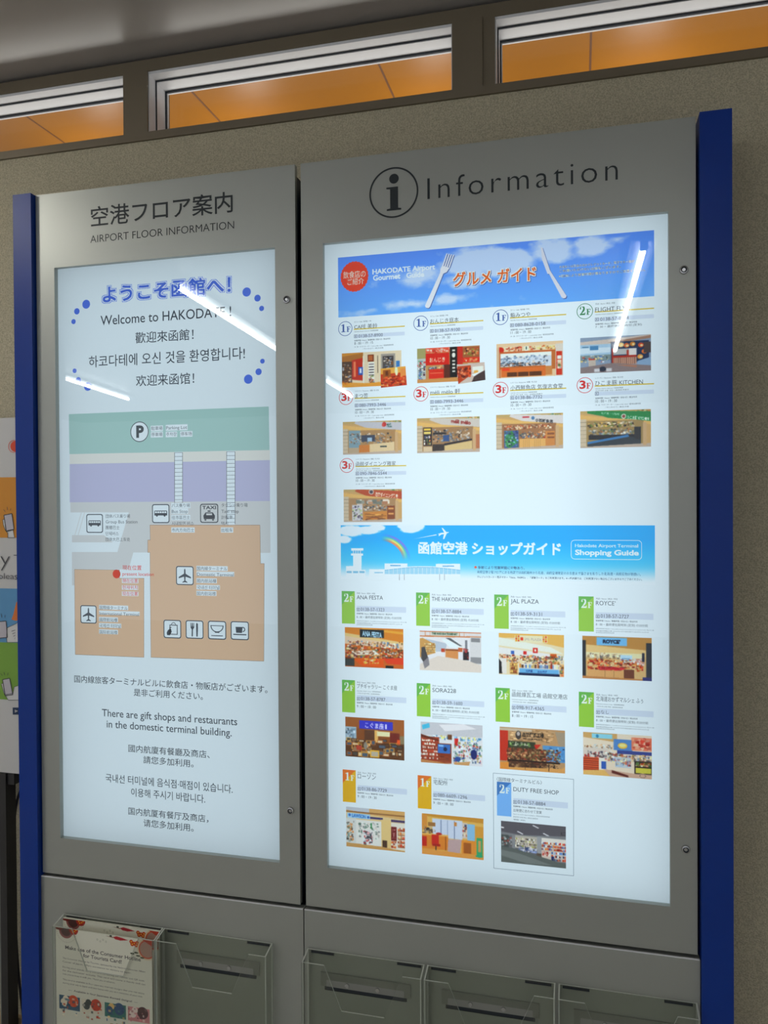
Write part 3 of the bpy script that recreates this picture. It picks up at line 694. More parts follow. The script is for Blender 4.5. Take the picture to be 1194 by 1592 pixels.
bt('Hakodate Airport Terminal', 894.1, 852.3, 992, 6.8, (224, 242, 252), .012); bt('Shopping Guide', 894.1, 865.4, 993.2, 11, (232, 246, 252), .035)
b.e(*I(739.3, 881.9), .0042, .022, (214, 96, 74))
bt('季節により営業時間に変動あり。', 743, 884.6, 815.7, 4.8, (50, 92, 130), .01); bt('函館空港２階フロアにある売店では函館朝市から名産、函館空港限定のお土産まで皆さまを彩りした北海道・函館名物が勢揃い。', 742, 891.4, 996, 4.6, (50, 100, 140))
bt('クレジットカード・電子マネー「Suica、PASMO」、「銀聯カード」をご利用頂けます。※一部店舗では、ご利用頂けない場合もございますのでご了承ください。', 742, 898.4, 998, 3.4, (40, 60, 80))
b.build('shopping_banner', cor, gp)

# -------- printed shop photographs
WOOD, CREAM, RED, DK = (205, 150, 80), (228, 218, 190), (190, 52, 34), (60, 54, 52)
GOODS = [(196, 60, 44), (222, 140, 60), (232, 214, 170), (120, 84, 58), (240, 236, 226), (90, 110, 150), (150, 60, 40), (226, 180, 90), (60, 60, 64), (120, 150, 90)]
COOL = [(230, 236, 240), (140, 180, 214), (90, 130, 180), (200, 210, 220), (60, 80, 110), (214, 100, 80), (240, 220, 150)]
KITCH = [(230, 226, 214), (120, 112, 100), (60, 58, 60), (150, 170, 190), (176, 120, 70), (200, 196, 186), (90, 120, 150)]
def ph_cafe(a):
    a.r(0, 0, 1, 1, (222, 214, 188)).r(0, 0, .36, .3, (206, 156, 70)).p([(0, .1), (.36, .02), (.36, .26), (0, .3)], (180, 128, 60)).r(0, .25, .17, .9, (96, 74, 58))
    a.clut(0, .3, .17, .85, [(190, 210, 226), (230, 200, 150), (90, 70, 56), (150, 110, 70)], 40).p([(.17, .22), (.35, .16), (.35, .82), (.17, .78)], (196, 62, 40)).r(.2, .26, .235, .7, (230, 150, 110)).r(.28, .42, .36, .66, (60, 104, 184)).r(.30, .46, .335, .6, (220, 230, 240))
    a.r(.355, .1, .375, .97, (236, 236, 228)).r(.44, .08, .54, .28, (128, 66, 40)).r(.455, .1, .525, .25, (190, 120, 70)).r(.45, .3, .55, .85, (238, 236, 228))
    for y in (.34, .42, .5, .58, .66): a.r(.46, y, .54, y+.03, (90, 90, 100))
    a.clut(.45, .66, .56, .9, GOODS, 24).r(.6, .12, .613, .62, (90, 70, 60)).r(.66, .08, .9, .66, (170, 168, 160)).r(.69, .14, .87, .62, (96, 92, 90)).clut(.69, .16, .87, .6, KITCH, 46).r(.91, .3, .97, .5, (70, 140, 200)).p([(0, .84), (.4, .9), (1, .86), (1, 1), (0, 1)], (226, 170, 74)).clut(0, .72, .14, .92, [(200, 110, 50), (120, 70, 40)], 10)
def ph_cafe2(a):
    a.r(0, 0, 1, 1, (200, 84, 40)).r(0, 0, 1, .3, (236, 180, 90)).r(.1, .1, .4, .5, (170, 110, 50)).r(.2, .15, .3, .4, (120, 70, 40)).e(.63, .2, .06, .25, (250, 236, 200)).r(.78, .1, 1, .5, (230, 160, 90)).clut(0, .45, 1, .98, [(214, 70, 36), (240, 110, 50), (170, 50, 30), (244, 190, 130), (120, 40, 30)], 130, (.03, .14), (.03, .1))
def ph_onjiki(a):
    a.r(0, 0, 1, 1, (196, 160, 110)).r(0, 0, .16, .3, (170, 170, 120)).r(.14, 0, .54, .14, (224, 110, 84)).clut(.14, .02, .54, .16, [(240, 200, 180), (214, 70, 50), (250, 240, 230)], 30).r(.14, .16, .52, .5, (210, 50, 34)).t('おんじき', .2, .28, .45, .42, (250, 226, 206), .02)
    a.r(0, .3, .14, 1, (190, 200, 196)).clut(0, .34, .14, .95, [(230, 60, 60), (240, 240, 240), (80, 120, 170), (90, 150, 110), (40, 50, 70)], 60).clut(.18, .5, .52, .7, COOL, 50).r(.19, .62, .43, .92, (214, 62, 38)).r(.21, .72, .41, .74, (240, 140, 110)).r(.43, .5, .53, .92, (110, 60, 44)).r(.53, .0, .645, 1, (34, 40, 40)).e(.588, .24, .03, .07, (228, 232, 224))
    for y in (.08, .38, .48, .58, .68): a.r(.565, y, .612, y+.05, (216, 220, 212))
    a.r(.645, 0, .73, .9, (200, 60, 44)).r(.73, .02, 1, .46, (170, 110, 70)).clut(.74, .05, .99, .3, [(150, 180, 80), (90, 50, 40), (230, 200, 150), (210, 90, 50)], 40).r(.73, .33, 1, .47, (214, 70, 44)).clut(.74, .34, .98, .46, [(250, 240, 220), (240, 180, 130)], 14).p([(0, .9), (1, .86), (1, 1), (0, 1)], (206, 160, 100))
def ph_onjiki2(a):
    a.r(0, 0, 1, 1, (206, 196, 186)).p([(0, .1), (.5, .1), (.5, .6), (0, 1)], (190, 84, 44)).clut(0, .15, .5, .8, [(226, 110, 60), (120, 50, 40), (240, 200, 170)], 60, (.03, .1), (.05, .16)).r(.55, .2, .95, .5, (236, 234, 226)).r(.6, .4, .75, .55, (230, 180, 100)).p([(.6, .7), (1, .45), (1, 1), (.5, 1)], (90, 74, 74)).p([(.5, .6), (.95, .45), (.6, .72)], (240, 240, 240))
def ph_sushi(a):
    a.r(0, 0, 1, 1, (226, 204, 170)).r(0, .1, .92, .24, (236, 220, 190)).e(.06, .19, .055, .09, (206, 58, 34)).clut(.14, .1, .4, .24, [(200, 60, 40), (230, 130, 80), (150, 60, 40)], 26).r(.43, .1, .48, .24, (236, 240, 230)).r(.445, .12, .465, .2, (70, 110, 90)).clut(.5, .1, .9, .24, [(214, 160, 60), (200, 70, 50), (240, 200, 120), (120, 80, 40)], 34)
    a.r(.02, .24, .9, .29, (196, 110, 56)).r(.05, .3, .83, .7, (206, 220, 230)).r(.05, .3, .83, .4, (236, 238, 234)).clut(.05, .36, .8, .66, [(150, 176, 200), (236, 240, 240), (90, 110, 130), (120, 160, 190), (230, 220, 200)], 120).clut(.06, .56, .7, .7, [(50, 60, 74), (220, 200, 180), (140, 90, 60), (90, 100, 110)], 70).r(.83, .28, .89, .8, (196, 128, 70)).r(.03, .26, .06, 1, (190, 120, 70))
    a.r(.05, .68, .74, .75, (196, 120, 60)).r(.07, .72, .74, .98, (216, 130, 62)).r(.09, .72, .2, .8, (230, 90, 50)).r(.16, .84, .68, .97, (110, 72, 44)).r(.31, .84, .33, .97, (190, 120, 60)).r(.48, .84, .5, .97, (190, 120, 60)).r(.74, .7, .84, .96, (206, 150, 90))
    a.r(.89, .08, 1, 1, (216, 214, 204)).r(.9, .3, .985, .98, (206, 70, 44)).r(.91, .42, .975, .52, (240, 236, 230)).r(.91, .55, .975, .8, (236, 220, 200)).clut(.91, .6, .975, .78, GOODS, 16).r(0, .1, .04, 1, (214, 196, 166))
def ph_fly(a):
    a.r(0, 0, 1, 1, (150, 170, 190)).p([(0, .12), (1, 0), (1, .08), (.45, .2), (0, .2)], (206, 200, 192)).p([(.4, .16), (1, .02), (1, .1), (.5, .2)], (170, 140, 120)).r(0, .2, .45, .5, (172, 204, 224)).p([(0, .3), (.45, .3), (.45, .44), (0, .46)], (206, 226, 236)).r(.14, .24, .26, .36, (90, 150, 190)).r(.03, .26, .12, .28, (80, 130, 160)).r(0, .5, .45, .66, (140, 160, 160)).clut(0, .5, .42, .72, COOL+[(80, 90, 90)], 50).r(.12, .62, .22, .84, (196, 190, 180)).r(.12, .6, .215, .63, (190, 70, 50))
    a.r(.44, .16, .97, .75, (38, 66, 104)).r(.45, .36, .8, .5, (150, 156, 160)).r(.47, .36, .68, .52, (190, 196, 196)).r(.66, .4, .72, .6, (176, 60, 44)).r(.69, .36, .8, .62, (220, 222, 220)).r(.45, .34, .47, .82, (180, 66, 50)).r(.46, .55, .8, .6, (180, 60, 46)).r(.47, .6, .8, .8, (196, 160, 140))
    for i in range(11): a.r(.48+i*.029, .6, .486+i*.029, .8, (120, 90, 80))
    for x, y, c in ((.58, .25, (236, 200, 130)), (.66, .27, (210, 120, 70)), (.745, .24, (200, 140, 60)), (.86, .28, (206, 90, 50)), (.91, .46, (220, 130, 60)), (.85, .6, (230, 170, 90))): a.e(x, y, .04, .065, c); a.e(x+.01, y+.01, .02, .03, (236, 220, 170))
    a.p([(.81, .72), (1, .62), (1, .96), (.81, .8)], (150, 180, 206)).p([(0, .84), (.45, .74), (1, .86), (1, 1), (0, 1)], (150, 140, 140)).r(.9, .2, 1, .5, (90, 80, 80)).e(.32, .9, .05, .07, (60, 70, 90)).r(.2, .88, .28, .98, (210, 214, 218)).r(.37, .88, .45, .98, (206, 210, 214)).p([(.5, .8), (.8, .82), (.8, .9)], (180, 140, 120))
def stall(a, sign, board, body):
    a.r(0, 0, 1, 1, (206, 176, 122)).p([(0, 0), (1, 0), (1, .2), (0, .06)], (196, 176, 120)).clut(.8, 0, 1, .12, [(90, 150, 90), (230, 200, 120), (206, 120, 60), (200, 210, 200)], 26)
    a.p([(.22, .0), (1, .06), (1, .3), (.4, .2), (.2, .06)], sign)
    a.p([(0, .1), (.5, .22), (1, .32), (1, .4), (0, .22)], (222, 190, 120)).r(0, .22, .09, 1, (206, 196, 172))
    for y in np.arange(.3, 1, .11): a.r(0, y, .09, y+.012, (160, 150, 130))
    a.r(.09, .27, .9, .95, board); body(a); a.p([(0, .97), (1, .9), (1, 1), (0, 1)], (196, 184, 170)); a.r(.89, .34, .94, .95, (206, 180, 140))
def ph_matsu(a):
    def body(a): a.r(.1, .27, .3, .8, (140, 170, 180)).clut(.1, .35, .85, .7, KITCH, 130).r(.32, .42, .55, .62, (70, 84, 104)).r(.42, .5, .5, .62, (170, 200, 220)).p([(.46, .7), (.88, .64), (.88, .93), (.46, .97)], (222, 206, 168)).r(.28, .72, .46, .97, (206, 140, 62)).r(.1, .8, .28, .97, (190, 176, 150)).r(.64, .76, .75, .8, (60, 80, 80))
    stall(a, (196, 200, 206), (180, 150, 104), body); a.e(.71, .11, .035, .07, (196, 60, 60)).e(.69, .13, .02, .05, (210, 90, 80)).t('松笠', .75, .08, .84, .2, (40, 100, 90), .03, .1)
def ph_meli(a):
    def body(a): a.r(.1, .27, .24, .8, (50, 48, 46)).r(.11, .3, .22, .36, (230, 200, 90)).r(.11, .39, .22, .46, (236, 214, 130)).shelf(.11, .5, .22, .78, 3, GOODS, (90, 80, 70), 6).clut(.25, .33, .85, .7, KITCH, 140).r(.26, .42, .46, .48, (50, 48, 48)).r(.42, .5, .52, .68, (60, 100, 150)).p([(.44, .74), (.88, .62), (.88, .66), (.44, .8)], (44, 44, 50)).p([(.44, .8), (.88, .68), (.88, .94), (.44, .97)], (214, 196, 146)).r(.25, .76, .44, .98, (70, 62, 56)).r(.1, .82, .24, .97, (214, 200, 170))
    stall(a, (206, 204, 196), (170, 140, 100), body); a.t('méli mélo', .55, .05, .86, .16, (150, 40, 34), .035, .22).r(.94, .5, 1, .9, (190, 130, 90))
def ph_konishi(a):
    def body(a): a.clut(.1, .3, .88, .44, [(236, 220, 180), (214, 110, 60), (240, 236, 220), (180, 120, 80), (120, 70, 50)], 110).r(.12, .46, .34, .97, (80, 110, 160)).p([(.14, .6), (.24, .46), (.32, .8), (.2, .97), (.14, .9)], (60, 150, 90)).clut(.12, .46, .34, .95, [(70, 150, 100), (150, 200, 230), (40, 60, 120), (230, 236, 240)], 50).clut(.35, .48, .85, .72, GOODS+KITCH, 110).r(.35, .7, .74, .97, (222, 184, 116)).r(.74, .5, .88, .92, (206, 150, 84)).r(.77, .55, .87, .6, (150, 100, 60)).r(.77, .66, .87, .7, (150, 100, 60))
    stall(a, (216, 216, 214), (170, 130, 90), body)
    for i in range(14): a.r(.36+i*.027, .72, .363+i*.027, .96, (180, 140, 84))
    a.t('小西鮮魚店', .59, .13, .85, .23, (40, 44, 52), .02, .22).e(.555, .12, .025, .05, (90, 140, 180)).r(.4, .07, .5, .11, (196, 60, 80))
def ph_hikoma(a):
    def body(a): a.clut(.1, .3, .78, .46, [(60, 50, 46), (226, 190, 110), (120, 150, 70), (230, 226, 214)], 100).clut(.12, .48, .78, .72, KITCH+[(90, 140, 90)], 130).r(.12, .66, .8, .78, (40, 44, 50)).p([(.1, .84), (.68, .66), (.7, .72), (.1, .92)], (70, 140, 190)).p([(.1, .9), (.7, .72), (.86, .76), (.86, .98), (.1, .98)], (60, 76, 84)).r(.77, .46, .86, .8, (50, 56, 60))
    stall(a, (22, 150, 84), (170, 150, 100), body)
    a.p([(.1, .0), (1, .1), (1, .32), (.3, .14), (.1, .06)], (22, 150, 84)); a.e(.62, .17, .035, .065, (230, 236, 226)).e(.62, .17, .022, .045, (150, 90, 80)).t('ひこま豚 KITCHEN', .67, .15, .97, .25, (240, 244, 236), .03, .2).t('北海道・七飯町', .3, .04, .56, .1, (236, 240, 230), .01, .16)
def ph_dining(a):
    def body(a): a.clut(.2, .3, .8, .48, [(236, 230, 220), (200, 150, 110), (120, 130, 120)], 40, (.06, .1), (.08, .12)).r(.15, .48, .33, .97, (206, 210, 214)).clut(.15, .5, .33, .96, [(60, 60, 80), (230, 230, 236), (170, 190, 120), (150, 110, 140)], 60).clut(.34, .48, .85, .66, KITCH, 90).p([(.34, .7), (.75, .66), (.75, .95), (.34, .99)], (206, 150, 74)).clut(.35, .72, .74, .95, [(226, 180, 100), (150, 96, 50), (190, 130, 60)], 50, (.08, .2), (.015, .03)).r(.75, .5, .88, .93, (150, 92, 50)).r(.77, .56, .86, .62, (220, 170, 110)).r(.77, .72, .86, .77, (220, 170, 110))
    stall(a, (190, 96, 54), (180, 150, 110), body); a.e(.48, .08, .045, .08, (206, 196, 190)); a.e(.48, .08, .03, .05, (90, 90, 100)).t('函館ダイニング雅家', .55, .08, .94, .22, (246, 240, 230), .03, .2)
def ph_ana(a):
    a.r(0, 0, 1, 1, (206, 120, 50)).p([(0, 0), (1, 0), (1, .36), (0, .16)], (216, 150, 62)).p([(0, .14), (1, .34), (1, .4), (0, .22)], (236, 206, 150)).p([(.3, .0), (1, .08), (1, .14), (.3, .04)], (236, 180, 80)).r(.26, .04, .67, .24, (44, 62, 70)).t('ANA FESTA', .3, .07, .64, .21, (190, 230, 250), .04, .12)
    a.p([(0, .22), (1, .4), (1, .52), (0, .42)], (226, 206, 180)).clut(0, .32, 1, .52, [(90, 150, 200), (236, 236, 230), (150, 60, 50), (120, 100, 80), (226, 180, 120)], 110).clut(0, .48, 1, .78, GOODS, 420, (.012, .045), (.02, .05)).p([(.1, .6), (.5, .56), (.6, .66), (.2, .7)], (232, 226, 214)).clut(.12, .58, .55, .68, [(240, 236, 226), (200, 170, 130), (150, 90, 60)], 70, (.02, .04), (.01, .03)).p([(.14, .8), (.66, .76), (.66, .97), (.3, .97)], (226, 110, 34)).clut(.3, .76, .6, .92, [(240, 220, 180), (230, 80, 40), (250, 200, 90)], 60).p([(.66, .76), (1, .72), (1, .9), (.72, .88)], (220, 84, 46)).r(0, .78, .16, .98, (74, 84, 84)).r(.7, .93, .83, 1, (44, 50, 50)).r(0, .76, .1, .8, (130, 70, 40))
def ph_depart(a):
    a.r(0, 0, 1, 1, (226, 230, 234)).r(0, 0, 1, .14, (220, 222, 224)).r(0, .0, 1, .02, (206, 130, 80)).p([(0, .12), (1, .1), (1, .13), (0, .15)], (206, 140, 90)).r(.19, .02, .65, .11, (214, 218, 208)).t('THE HAKODATE DEPART', .2, .035, .62, .09, (70, 110, 90), .04)
    for x in (.09, .17, .65, .72): a.r(x, .02, x+.008, .12, (206, 140, 90))
    a.p([(.1, .2), (.45, .3), (.42, .5), (.26, .52), (.05, .6)], (190, 204, 216)).p([(0, .2), (.05, .18), (.26, .34), (.26, .55), (0, .68)], (206, 170, 110)).shelf(.08, .3, .26, .54, 4, [(240, 226, 180), (190, 150, 90), (220, 200, 150)], (150, 110, 60), 9).p([(.03, .42), (.08, .4), (.16, .8), (.1, .9), (.02, .7)], (90, 92, 96)).p([(.35, .2), (.6, .22), (.72, .4), (.5, .4)], (240, 242, 244)).p([(.42, .16), (.5, .16), (.7, .36), (.66, .36)], (110, 120, 124)).r(.35, .43, .41, .52, (196, 90, 60))
    a.r(.42, .44, .63, .72, (214, 160, 104)).r(.42, .44, .63, .48, (160, 100, 60)).r(.63, .4, .7, .5, (200, 120, 80)).r(.74, .2, .78, .62, (140, 146, 154)).r(.71, .5, .8, .7, (60, 60, 66)).clut(.71, .4, .8, .68, [(60, 60, 70), (200, 80, 80), (40, 44, 50)], 20).r(.82, .12, 1, .8, (214, 218, 220)).r(.84, .14, .98, .24, (150, 154, 158)).r(.83, .62, 1, .78, (156, 160, 164)).p([(.0, .85), (.3, .62), (.8, .72), (1, .82), (1, 1), (0, 1)], (220, 216, 208)).p([(.05, .8), (.14, .66), (.16, .86), (.08, .96)], (150, 150, 156))
def ph_jal(a):
    a.r(0, 0, 1, 1, (232, 218, 186)).p([(0, 0), (1, 0), (1, .3), (.3, .1), (0, .12)], (226, 190, 110)).p([(0, .1), (.8, .3), (1, .46), (0, .3)], (236, 234, 226)).r(.25, .04, .75, .2, (232, 226, 196))
    for x in (.26, .68):
        for i in range(2):
            for j in range(3): a.r(x+i*.035, .05+j*.05, x+.026+i*.035, .09+j*.05, (214, 90, 40) if (i+j) % 2 else (230, 170, 50))
    a.t('JAL PLAZA', .4, .09, .66, .17, (190, 196, 186), .03, .06).r(.34, .09, .38, .16, (220, 80, 50)).p([(0, .34), (1, .5), (1, .6), (0, .5)], (226, 230, 230)).r(.19, .42, .24, .5, (70, 120, 196)).r(.38, .42, .43, .5, (210, 60, 60)).r(.53, .33, .6, .45, (206, 54, 48)).r(.55, .36, .58, .42, (250, 240, 230)).r(.79, .46, .89, .6, (206, 110, 40)).clut(0, .5, 1, .72, GOODS, 260, (.012, .04), (.02, .05)).r(.0, .6, .12, .98, (226, 226, 222)).p([(.0, .62), (.04, .7), (.05, .98), (0, .98)], (50, 54, 60)).r(.17, .7, .29, .98, (206, 170, 110)).shelf(.18, .7, .29, .96, 3, [(150, 90, 60), (230, 200, 120)], (120, 80, 50), 6)
    a.r(.31, .72, .93, .98, (220, 226, 230)).shelf(.32, .7, .92, .84, 1, COOL+GOODS, (206, 214, 220), 20).r(.32, .84, .92, .94, (120, 186, 226)).r(.31, .94, .93, 1, (40, 60, 100)).t('北海道', .42, .86, .52, .92, (40, 80, 150), .02).t('おみやげ', .6, .87, .74, .93, (40, 80, 150), .02).r(.93, .7, 1, 1, (226, 190, 140)).clut(.93, .72, 1, .98, GOODS, 20)
def ph_royce(a):
    a.r(0, 0, 1, 1, (214, 190, 140)).p([(0, 0), (1, 0), (1, .3), (0, .2)], (196, 156, 92)).p([(.05, .2), (1, .3), (.95, .45), (.05, .4)], (226, 204, 150)).r(.0, .1, .05, 1, (60, 66, 74)).r(.92, .12, 1, 1, (66, 74, 84)).r(.21, .02, .65, .21, (130, 196, 236)).t("ROYCE'", .3, .07, .55, .16, (24, 40, 70), .05).r(.05, .38, .9, .5, (236, 226, 190)).clut(.06, .38, .6, .54, [(110, 110, 110), (226, 226, 210), (150, 130, 100), (190, 170, 130)], 60).r(.55, .42, .72, .62, (190, 224, 240)).t("ROYCE'", .58, .49, .69, .54, (60, 110, 160), .03)
    a.clut(.06, .52, .88, .8, [(206, 90, 40), (232, 170, 90), (190, 40, 40), (240, 226, 190), (120, 70, 60), (226, 120, 60)], 320, (.012, .045), (.02, .05)).clut(.22, .7, .62, .8, [(176, 30, 50), (206, 50, 70)], 40, (.03, .06), (.02, .05)).clut(.72, .48, .9, .66, [(240, 200, 210), (230, 236, 240), (206, 150, 140)], 30).r(.08, .79, .6, .97, (216, 178, 124)).r(.33, .8, .335, .97, (150, 110, 70)).r(.46, .8, .465, .97, (150, 110, 70)).r(.6, .76, .75, .97, (130, 84, 66)).p([(0, .94), (1, .97), (1, 1), (0, 1)], (196, 150, 100)).r(.86, .36, .9, .56, (60, 70, 90)).r(.87, .92, 1, 1, (66, 76, 140))
def ph_koguma(a):
    a.r(0, 0, 1, 1, (150, 96, 46)).p([(0, 0), (1, 0), (1, .4), (0, .24)], (170, 112, 56)).r(0, .24, .19, .75, (170, 196, 210)).clut(0, .28, .18, .74, [(210, 226, 236), (110, 140, 160), (70, 90, 100)], 40).r(.24, .07, .81, .28, (70, 74, 206)).t('こぐま座', .34, .1, .66, .25, (226, 232, 255), .02, .05).r(.68, .13, .71, .25, (226, 232, 255)).r(.33, .3, .5, .6, (110, 74, 50)).r(.5, .3, .56, .7, (226, 190, 120)).r(.54, .32, .76, .44, (236, 228, 190)).r(.76, .34, .92, .6, (130, 50, 40)).r(.92, .4, 1, .9, (150, 140, 110)).r(0, .6, 1, 1, (112, 76, 42))
    for _ in range(46):
        x, y, w, h = a.R.uniform(0, .9), a.R.uniform(.5, .88), a.R.uniform(.06, .13), a.R.uniform(.06, .12); a.r(x, y, x+w, y+h, a.R.choice([(206, 160, 70), (90, 56, 34), (226, 186, 100), (190, 120, 60)])); a.r(x+.012, y+.015, x+w-.012, y+h-.015, a.R.choice([(160, 140, 110), (90, 90, 84), (214, 206, 180), (110, 84, 60), (90, 110, 130)]))
    a.r(.42, .8, .58, .98, (230, 190, 70)).r(.44, .83, .56, .95, (190, 186, 170)).r(.19, .7, .28, .82, (190, 80, 60)).e(.345, .7, .03, .1, (150, 150, 140)).r(.88, .5, .93, .6, (240, 110, 50))
def ph_sora(a):
    a.r(0, 0, 1, 1, (220, 228, 232)).p([(0, 0), (1, 0), (1, .3), (0, .32)], (200, 206, 212)).p([(.3, .05), (.7, .0), (.9, .1), (.4, .2)], (226, 230, 234)).p([(.02, .08), (.14, .02), (.15, .13), (.03, .19)], (90, 196, 226)).clut(.1, .3, 1, .42, [(110, 180, 220), (236, 240, 240), (70, 140, 190), (226, 220, 120)], 60).r(0, .36, .3, .95, (170, 80, 50)).shelf(0, .4, .3, .92, 6, [(232, 224, 214), (190, 90, 60), (240, 236, 230), (150, 70, 50)], (150, 64, 40), 14).p([(0, .3), (.3, .42), (.3, .46), (0, .37)], (120, 60, 40)).r(.28, .5, .5, .98, (150, 74, 44)).clut(.28, .8, .5, .98, [(120, 56, 36), (176, 96, 60)], 30, (.05, .15), (.02, .04)).r(.28, .52, .48, .74, (70, 130, 200)).e(.4, .64, .03, .05, (30, 50, 90)).r(.29, .54, .37, .58, (150, 200, 236)).r(.44, .28, .51, .4, (130, 90, 60)).r(.55, .36, .61, .54, (206, 56, 50)).clut(.52, .42, 1, .95, [(236, 240, 242), (210, 220, 226), (196, 60, 60), (60, 90, 150), (150, 160, 170), (226, 200, 120), (90, 160, 130)], 220).e(.86, .72, .05, .12, (40, 60, 130)).e(.6, .86, .05, .06, (60, 100, 170)).p([(0, .92), (.3, .96), (.5, 1), (0, 1)], (196, 150, 100)).p([(.53, .95), (.8, .9), (.78, 1), (.55, 1)], (206, 170, 120))
def ph_renga(a):
    a.r(0, 0, 1, 1, (190, 160, 120)).clut(.14, .02, .85, .32, [(206, 180, 140), (176, 140, 100), (220, 196, 156), (150, 120, 84)], 140, (.03, .06), (.02, .03)).p([(.85, .04), (1, .06), (1, .4), (.9, .34)], (170, 160, 140)).r(0, .08, .13, .8, (196, 66, 42)).r(.0, .02, .5, .08, (200, 190, 170)).e(.29, .17, .045, .1, (80, 76, 74)).e(.29, .14, .025, .05, (190, 186, 180)).t('函館煉瓦工場', .35, .1, .68, .21, (36, 32, 32), .03, -.02).t('Hakodate Brick Factory', .36, .23, .66, .27, (40, 36, 34), .02).r(.13, .32, .55, .5, (70, 80, 60)).clut(.14, .34, .5, .44, [(150, 200, 120), (230, 236, 214), (50, 70, 60)], 36).p([(.53, .38), (.64, .36), (.56, .5)], (200, 60, 44)).r(.66, .38, 1, .76, (100, 160, 206)).clut(.66, .4, 1, .74, [(70, 130, 190), (150, 200, 230), (40, 60, 80)], 50).r(.12, .48, .72, .96, (96, 64, 46)).clut(.1, .46, .94, .82, [(150, 100, 66), (206, 170, 120), (90, 56, 40), (226, 206, 160), (120, 130, 80), (176, 70, 50)], 330, (.014, .04), (.02, .05)).r(.12, .76, .92, .8, (60, 40, 34)).clut(.14, .82, .9, .94, [(130, 100, 70), (60, 44, 36), (190, 160, 120)], 80).p([(0, .84), (.14, .82), (.14, 1), (0, 1)], (220, 160, 80)).p([(.14, .94), (.95, .9), (1, .84), (1, 1), (.14, 1)], (214, 170, 106)).r(.39, .8, .395, .98, (60, 40, 34)).r(.75, .8, .76, .98, (60, 40, 34))
def ph_fuu(a):
    a.r(0, 0, 1, 1, (226, 218, 200)).p([(0, 0), (.5, 0), (.5, .2), (0, .12)], (206, 176, 120)).r(.13, .02, .43, .13, (150, 214, 230)).e(.21, .08, .02, .04, (60, 150, 190)).r(.45, .12, .72, .38, (96, 150, 206)).e(.58, .27, .07, .07, (230, 196, 90)).e(.58, .26, .05, .04, (240, 226, 160)).r(.71, .06, 1, .36, (226, 140, 110)).clut(.71, .06, 1, .36, [(240, 180, 150), (206, 80, 60), (250, 220, 200), (190, 60, 50)], 60, (.03, .07), (.03, .07)).clut(0, .26, .45, .5, [(236, 232, 220), (190, 206, 210), (150, 110, 80), (206, 180, 140)], 90).r(0, .36, .36, .6, (214, 210, 200)).clut(.02, .42, .36, .62, [(60, 60, 90), (226, 226, 220), (190, 60, 60), (90, 80, 80)], 60).r(.5, .38, 1, .46, (70, 90, 160)).clut(.36, .44, 1, .68, COOL+GOODS, 170)
    a.r(.0, .58, .23, .9, (214, 110, 66))
    for y in np.arange(.61, .88, .05): a.r(.0, y, .23, y+.02, (150, 60, 40))
    a.r(.23, .58, .32, .86, (236, 230, 220)).r(.27, .66, .34, .84, (60, 110, 190)).r(.47, .54, .7, .78, (190, 206, 216)).clut(.47, .56, .7, .76, COOL, 50).r(.75, .6, 1, .9, (60, 50, 46)).clut(.76, .62, 1, .74, [(226, 190, 70), (90, 150, 70), (230, 226, 214), (206, 80, 50)], 40).r(.77, .76, .99, .88, (206, 206, 90)).p([(0, .9), (.3, .86), (.45, .95), (.4, 1), (0, 1)], (222, 190, 120)).p([(.3, .84), (.75, .9), (1, .9), (1, 1), (.4, 1)], (206, 180, 160)).p([(.42, .85), (.66, .95), (.66, 1), (.42, .92)], (110, 50, 44)).e(.87, .94, .06, .06, (206, 180, 160)).e(.87, .94, .045, .045, (120, 104, 96)).e(.87, .94, .038, .038, (206, 180, 160))
def ph_lawson(a):
    a.r(0, 0, 1, 1, (222, 206, 160)).p([(0, 0), (1, 0), (1, .2), (0, .12)], (214, 180, 120)).p([(0, 0), (.4, 0), (.4, .12), (0, .08)], (196, 206, 214)).r(.0, .1, 1, .13, (150, 110, 70)).r(.02, .15, .41, .27, (170, 214, 240)).t('LAWSON', .1, .16, .34, .25, (60, 130, 206), .03, .03).e(.06, .2, .02, .03, (60, 120, 200)).e(.38, .22, .02, .03, (60, 120, 200)).r(.41, .2, .63, .25, (70, 66, 130)).r(.77, .22, 1, .28, (84, 70, 120)).r(0, .28, .17, .98, (214, 222, 220)).clut(0, .34, .14, .9, [(90, 70, 60), (200, 206, 200), (226, 150, 70), (120, 160, 150)], 60).r(.17, .3, .6, .94, (226, 230, 226)).clut(.2, .34, .58, .75, [(236, 240, 238), (150, 160, 160), (90, 130, 110), (206, 206, 196)], 90).r(.28, .55, .46, .93, (236, 236, 236)).clut(.29, .56, .46, .92, [(206, 60, 60), (60, 80, 90), (240, 240, 240), (150, 150, 160)], 90, (.02, .05), (.02, .04)).r(.42, .36, .44, .5, (40, 150, 80)).r(.6, .24, .76, .96, (226, 206, 150)).r(.77, .3, 1, .96, (226, 226, 216)).r(.77, .4, .86, .74, (130, 40, 44)).t('ひので', .79, .44, .84, .7, (240, 226, 220)).shelf(.88, .4, 1, .9, 5, [(206, 90, 60), (240, 200, 150), (226, 150, 90)], (150, 90, 60), 5).r(.62, .76, .7, .95, (96, 74, 60)).clut(.76, .74, .86, .96, [(226, 140, 70), (240, 236, 220), (160, 60, 50)], 26).p([(0, .9), (.6, .92), (1, .98), (1, 1), (0, 1)], (206, 170, 110))
